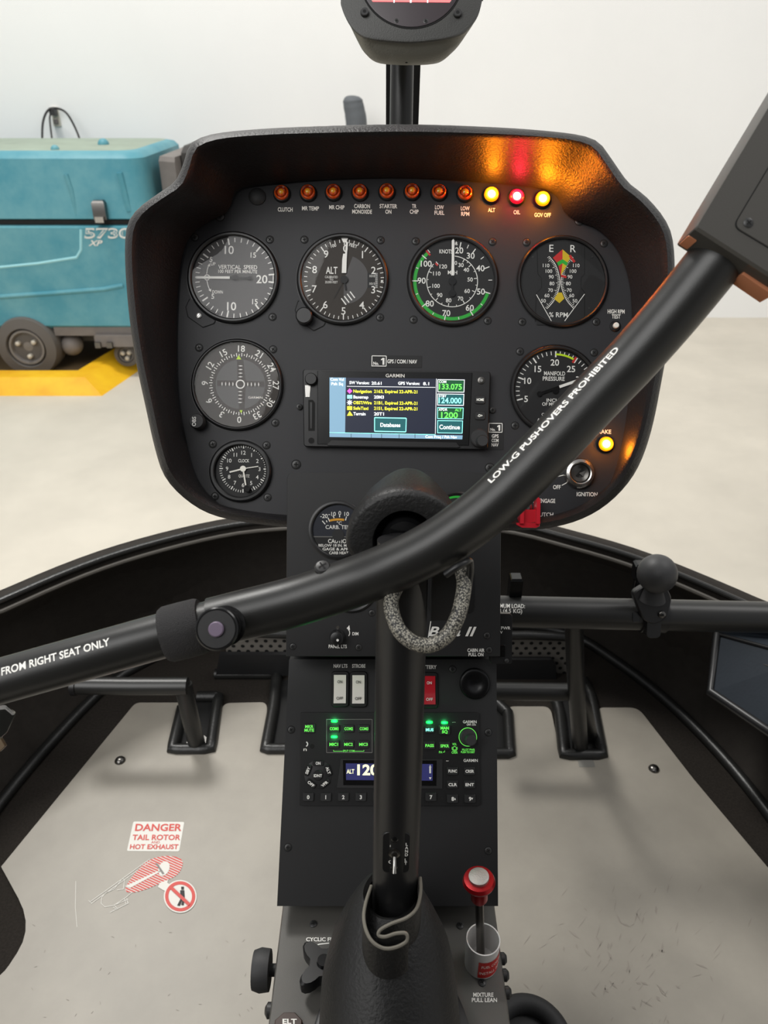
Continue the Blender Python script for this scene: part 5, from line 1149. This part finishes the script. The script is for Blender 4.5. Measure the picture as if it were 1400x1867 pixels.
# pivot housing
hp0 = pt(738, 990, .505); axd = (pt(744, 905, .60)-pt(738, 990, .505)).normalized(); 
qm = axd.to_track_quat('Z', 'Y').to_matrix().to_4x4(); HM = Matrix.Translation(hp0) @ qm
kx = .5/1400
xa = Vector((1, 0, 0)); xa = (xa-axd*xa.dot(axd)).normalized(); ya = axd.cross(xa)
if ya.dot(U) < 0: ya = -ya
def hfn(x, y, z): return hp0+xa*x*kx+ya*y*kx+axd*z*kx
b = MB(hfn); lps = []
nn = 64
def sup(rx, ryt, ryb, z, oy=0):
    return [(rx*math.cos(2*PI*i/nn), oy+(ryt if math.sin(2*PI*i/nn) > 0 else ryb)*math.sin(2*PI*i/nn), z) for i in range(nn)]
lps = [sup(56, 60, 50, 60), sup(58, 62, 52, 2), sup(60, 64, 54, -2), sup(98, 92, 60, -4), sup(106, 99, 66, 0), sup(110, 103, 70, 8), sup(110, 103, 70, 40), sup(98, 97, 66, 120), sup(80, 84, 60, 200), sup(66, 70, 52, 262), sup(50, 55, 40, 276), sup(10, 12, 10, 280)]
b.loft(lps, 'leather', True, False, True); o = cy_.part('pivot_housing', b, sharp=50, label='black moulded pivot hood')
b = MB(hfn); b.loft([sup(57, 61, 50, 56), sup(2, 2, 2, 57)], 'hole_black', True); cy_.part('housing_bore', b, o)
b = MB(hfn); b.loft([sup(44, 46, 40, 52), sup(44, 46, 40, 12), sup(38, 40, 34, 4), sup(10, 10, 10, 1)], 'gloss_black', True, True, True); cy_.part('pivot_pin', b)
# block and clip beneath bar
b = wmb(); 
for (px_, py_, d_, sx_, sy_, sz_) in ((742, 1062, .49, .012, .01, .014), (812, 1068, .495, .009, .008, .022)):
    c = pt(px_, py_, d_); b.box(c.x-sx_, c.x+sx_, c.y-sy_, c.y+sy_, c.z-sz_, c.z+sz_, 'satin_black', ch=.002)
cy_.part('clamp_block', b)
b = wmb(); b.tube(spline([tuple(pt(*p)) for p in [(812, 1048, .452), (830, 1036, .45), (848, 1026, .452), (856, 1024, .458), (857, 1045, .462), (852, 1080, .466), (848, 1102, .468)]], 5), .0022, 'satin_black', 12); cy_.part('cord_clip', b)
b = wmb(); cord = [(842, 1040, .468), (846, 1062, .464), (843, 1090, .46), (834, 1125, .456), (815, 1158, .455), (785, 1176, .455), (755, 1172, .456), (730, 1152, .458), (716, 1122, .462), (713, 1095, .468), (722, 1072, .476)]
b.tube(spline([tuple(pt(*p)) for p in cord], 8), .0046, 'braid', 20); cy_.part('braided_cord', b, label='grey braided cable loop')
# switch plate on post
SPF = Frame(720, 1555, .5255, -14.5, -1); g = SPF.thing('x', '', '', 720, 1555); bpy.data.objects.remove(g.o)
b = g.mb(); b.rbox(2, 0, 50, 86, 10, -9, 0, 'satin_black', ch=1); sw = link_mesh('switch_plate', b, cy_.M, cy_.o)
b = g.mb(); b.text('ON', -2, 15, 7.4, W, 15, z=.5); b.text('OFF', -2, -19, 7, W, 19, z=.5)
for i, ch_ in enumerate('LAND'): b.text(ch_, 21, 19-i*7.4, 6, W, z=.5)
for i, ch_ in enumerate('LT'): b.text(ch_, 20, -14-i*7.4, 6, W, z=.5)
link_mesh('switch_lettering', b, cy_.M, sw)
for y in (29, -30):
    b = g.mb(); b.lathe([(6.5, 0), (6.5, 2), (3, 4)], 'gloss_black', (-1, y), 20); link_mesh('screw', b, cy_.M, sw)
b = g.mb(); b.lathe([(10.5, 0), (10.5, 3), (7, 4), (7, 8), (5, 9)], 'dark_steel', (-1, 0), 24); b.tube([(-1, -2, 6), (-1, -12, 18), (-1, -24, 24)], [2.8, 3.2, 3.8], 'steel', 14); o = link_mesh('toggle', b, cy_.M, sw); o['label'] = 'bright steel toggle'
# boot
b = wmb(); lps = []; NB = 64
rows_ = [(ZC+.001, .295, .054, .100), (ZC+.02, .297, .055, .099), (ZC+.045, .301, .0545, .092), (ZC+.07, .308, .052, .080), (ZC+.09, .316, .047, .064), (ZC+.107, .324, .040, .048), (ZC+.120, .331, .0325, .036), (ZC+.129, .3365, .026, .027), (ZC+.134, .3395, .020, .020), (ZC+.132, .3395, .0172, .0172)]
for z, yc, rx, ry in rows_:
    rx *= .94; lps.append([(.004+rx*math.cos(2*PI*i/NB)*(1+.012*math.sin(5*2*PI*i/NB+z*90)), yc+ry*math.sin(2*PI*i/NB)*(1+.01*math.sin(7*2*PI*i/NB+z*60)), z) for i in range(NB)])
b.loft(lps, 'leather', True, True, False); bt = cy_.part('boot', b, sharp=60, label='black leather boot')
b = wmb(); b.lathe([(1, ZC+.0004), (1, ZC+.003), (.97, ZC+.004)], 'satin_black', (.006, .285), 56, sx=.0635, sy=.098) ; cy_.part('boot_ring', b, bt)
# folded collar strap around the post
fold = [(766, 1600, .545), (767, 1625, .535), (760, 1655, .522), (742, 1673, .514), (714, 1684, .51), (694, 1695, .508), (690, 1705, .507), (702, 1708, .506), (722, 1702, .505), (740, 1702, .504), (741, 1716, .503), (722, 1727, .502), (700, 1729, .503), (680, 1718, .505), (668, 1698, .51), (663, 1672, .518), (667, 1645, .53), (677, 1615, .543)]
fp_ = [Vector(p) for p in spline([tuple(pt(*p)) for p in fold], 6)]
b = wmb(); dwn = (P2-P1).normalized()*.024
def thick(i):
    t = (fp_[min(i+1, len(fp_)-1)]-fp_[max(i-1, 0)]).normalized(); n_ = t.cross(dwn.normalized()).normalized(); return n_*.0009
lps = [[tuple(p-thick(i)) for i, p in enumerate(fp_)], [tuple(p+thick(i)) for i, p in enumerate(fp_)], [tuple(p+thick(i)+dwn) for i, p in enumerate(fp_)], [tuple(p-thick(i)+dwn) for i, p in enumerate(fp_)]]
b.loft(list(map(list, zip(*lps))), 'leather', True, True, True); fc = cy_.part('boot_collar', b, bt, sharp=50)
b = wmb(); b.tube([tuple(p) for p in fp_], .0012, 'leather_edge', 8); cy_.part('collar_edge', b, bt, label='grey cut edge of the leather')
b = wmb(); c = pt(737, 1795, .535); b.sphere(tuple(c), .009, 'leather', 20, (1.1, .5, .6)); cy_.part('boot_snap', b, bt)

# shroud at the upper right end of the bar
SF = Frame(1400, 330, .418, 0, 0)
T = SF.thing('grip_shroud', 'grey-black rectangular switch housing at the upper right end of the cyclic bar', 'switch housing', 1258, 424)
bpy.data.objects.remove(T.o); T.o = cy_.o
dv = Vector((142, 237)).normalized(); pv = Vector((dv.y, -dv.x))
def sl(a, c): return (dv.x*a+pv.x*c, dv.y*a+pv.y*c)
b = T.mb(); P = rnd([sl(0, 0), sl(520, 0), sl(520, 190), sl(-6, 190)], [4, 20, 20, 10]); b.prism(P, -64, 22, 'housing_grey', ch=5)
sh = link_mesh('switch_housing', b, cy_.M, cy_.o); sh['label'] = 'rectangular grey-black housing'
b = T.mb(); P = rnd([sl(38, 58), sl(480, 58), sl(480, 180), sl(38, 180)], [16, 10, 10, 16]); b.prism(rnd([sl(36, 56), sl(482, 56), sl(482, 182), sl(36, 182)], [16, 10, 10, 16]), 21, 22.4, 'hole_black'); b.prism(P, 21, 24, 'housing_grey', ch=.8); link_mesh('cover_plate', b, cy_.M, sh)
b = T.mb(); q = sl(56, 77); b.lathe([(9, 23.5), (9, 25), (6.5, 26.4)], 'screw_black', q, 24); [b.line([(q[0]-5*math.cos(a), q[1]-5*math.sin(a)), (q[0]+5*math.cos(a), q[1]+5*math.sin(a))], 2.4, 26.8, 'hole_black') for a in (.7, 2.27)]; link_mesh('screw', b, cy_.M, sh)
b = T.mb(); b.prism([sl(-2, 2), sl(8, 2), sl(8, 20), sl(-2, 20)], -55, -10, 'copper_plastic', ch=2); o = link_mesh('inner_liner', b, cy_.M, sh); o['label'] = 'copper coloured liner at the end'; b = T.mb(); b.prism([sl(-10, 124), sl(30, 124), sl(30, 192), sl(-14, 192)], -62, -14, 'copper_plastic', ch=2); o = link_mesh('inner_liner', b, cy_.M, sh); o['label'] = 'copper coloured liner at the end'

# ============================================================ display on pole
DFm = Frame(745, 10, .63, 0, 0)
T = DFm.thing('attitude_display', 'grey round-cornered attitude display with a pink screen at the top edge', 'display', 747, -10)
Ld2 = lambda x, y: T.L(600+x*.2143, y*.2143)
fr = [(100, -60), (105, 50), (160, 180), (230, 270), (330, 325), (520, 350), (700, 358), (860, 345), (1020, 320), (1130, 285), (1210, 215), (1270, 120), (1302, 0), (1310, -60), (1290, -700), (1200, -850), (700, -900), (220, -850), (110, -700)]
fs_ = spline([Ld2(*p) for p in fr], 4, True)
back = spline([Ld2(*p) for p in [(180, -60), (190, 100), (230, 260), (300, 440), (400, 530), (560, 552), (700, 555), (860, 548), (960, 520), (1060, 430), (1150, 300), (1210, 180), (1240, 60), (1245, -60), (1240, -600), (1100, -750), (700, -800), (300, -750), (190, -600)]], 4, True)
def px_(l): x, y = l; q = T.M @ Vector((x*T.sc, y*T.sc, 0)); return proj(q)
fpx = [px_(p) for p in fs_]; bpx = [px_(p) for p in back]
def mixl(t, u, d, k=0): return [tuple(pt(a[0]+(c[0]-a[0])*t, a[1]+(c[1]-a[1])*u, d)) for a, c in zip(fpx, bpx)]
b = wmb(); b.loft([mixl(0, 0, .631), mixl(0, 0, .634), mixl(.3, .5, .642), mixl(.7, .88, .655), mixl(1, 1, .668), mixl(1.05, .97, .685), [tuple(Vector(p).lerp(pt(745, -60, .70), .4)) for p in mixl(1, .9, .70)]], 'monitor_shell', True, False, True); T.part('shell', b, sharp=60)
b = T.mb(); cxm, cym = Ld2(700, -150); ins = [(cxm+(x-cxm)*.975, cym+(y-cym)*.975) for x, y in fs_]; b.loft([[(x, y, -4) for x, y in fs_], [(x, y, 1) for x, y in fs_], [(x, y, 2.4) for x, y in ins]], 'monitor_grey', True, False, True); fb = T.part('front_bezel', b)
ctr = Ld2(700, -190)
b = T.mb(); b.lathe([(95.5, 2), (95.5, 3.4), (93, 3.6)], 'hole_black', ctr, 64); b.lathe([(92.5, 3), (92.5, 4.6), (91, 5)], 'ahrs_dark', ctr, 64); T.part('instrument_face', b, fb)
b = T.mb(); b.poly([Ld2(340, -20), Ld2(1055, -20), Ld2(1025, 38), Ld2(370, 32)], 'ahrs_pink', 5.4); b.poly([Ld2(340, -20), Ld2(360, 14), Ld2(372, 33), Ld2(1024, 39), Ld2(1040, 14)], 'ahrs_pink', 5.5)
b.poly([Ld2(300, -420), Ld2(1100, -420), Ld2(1055, -20), Ld2(340, -20)], 'ahrs_pink', 5.4)
b.line([Ld2(362, 22), Ld2(1035, 28)], 1, 5.7, 'plate_cream')
for x in (552, 693, 836): b.line([Ld2(x, 10), Ld2(x, 42)], 3 if x == 693 else 2, 6, 'screen_white')
b.text('....', *Ld2(700, 2), 4, 'screen_white', 16, z=6); T.part('screen', b, fb, label='pink lit screen')
for x, y in ((302, 122), (1090, 130)):
    b = T.mb(); q = Ld2(x, y); b.lathe([(7.5, 1), (7.5, 8), (6.5, 9)], 'screw_black', q, 20); b.disc(*q, 3.4, 9.2, 'hole_black', 6); T.part('hex_bolt', b, fb)
for x, y in ((572, 192), (820, 195)): T.part('screw', screw_mb(T, *Ld2(x, y), 5, 4), fb)
b = MB(lambda x, y, z: T.M @ (Vector((x, y, z))*T.sc)); q = Ld2(660, 508); b = wmb(); b.sphere(tuple(pt(741, 109, .655)), .0026, 'hole_black', 12); T.part('chin_screw', b)
pol = wmb(); t0 = pt(734, 60, .73); t1 = pt(731, 240, .75); t1b = Vector((t1.x, t1.y+.02, 1.02)); pol.tube([tuple(t0), tuple(t1), tuple(t1b)], .0112, 'tube_black', 32)
tag(link_mesh('display_pole', pol), 'vertical dark tube carrying the attitude display above the panel hood', 'pole')
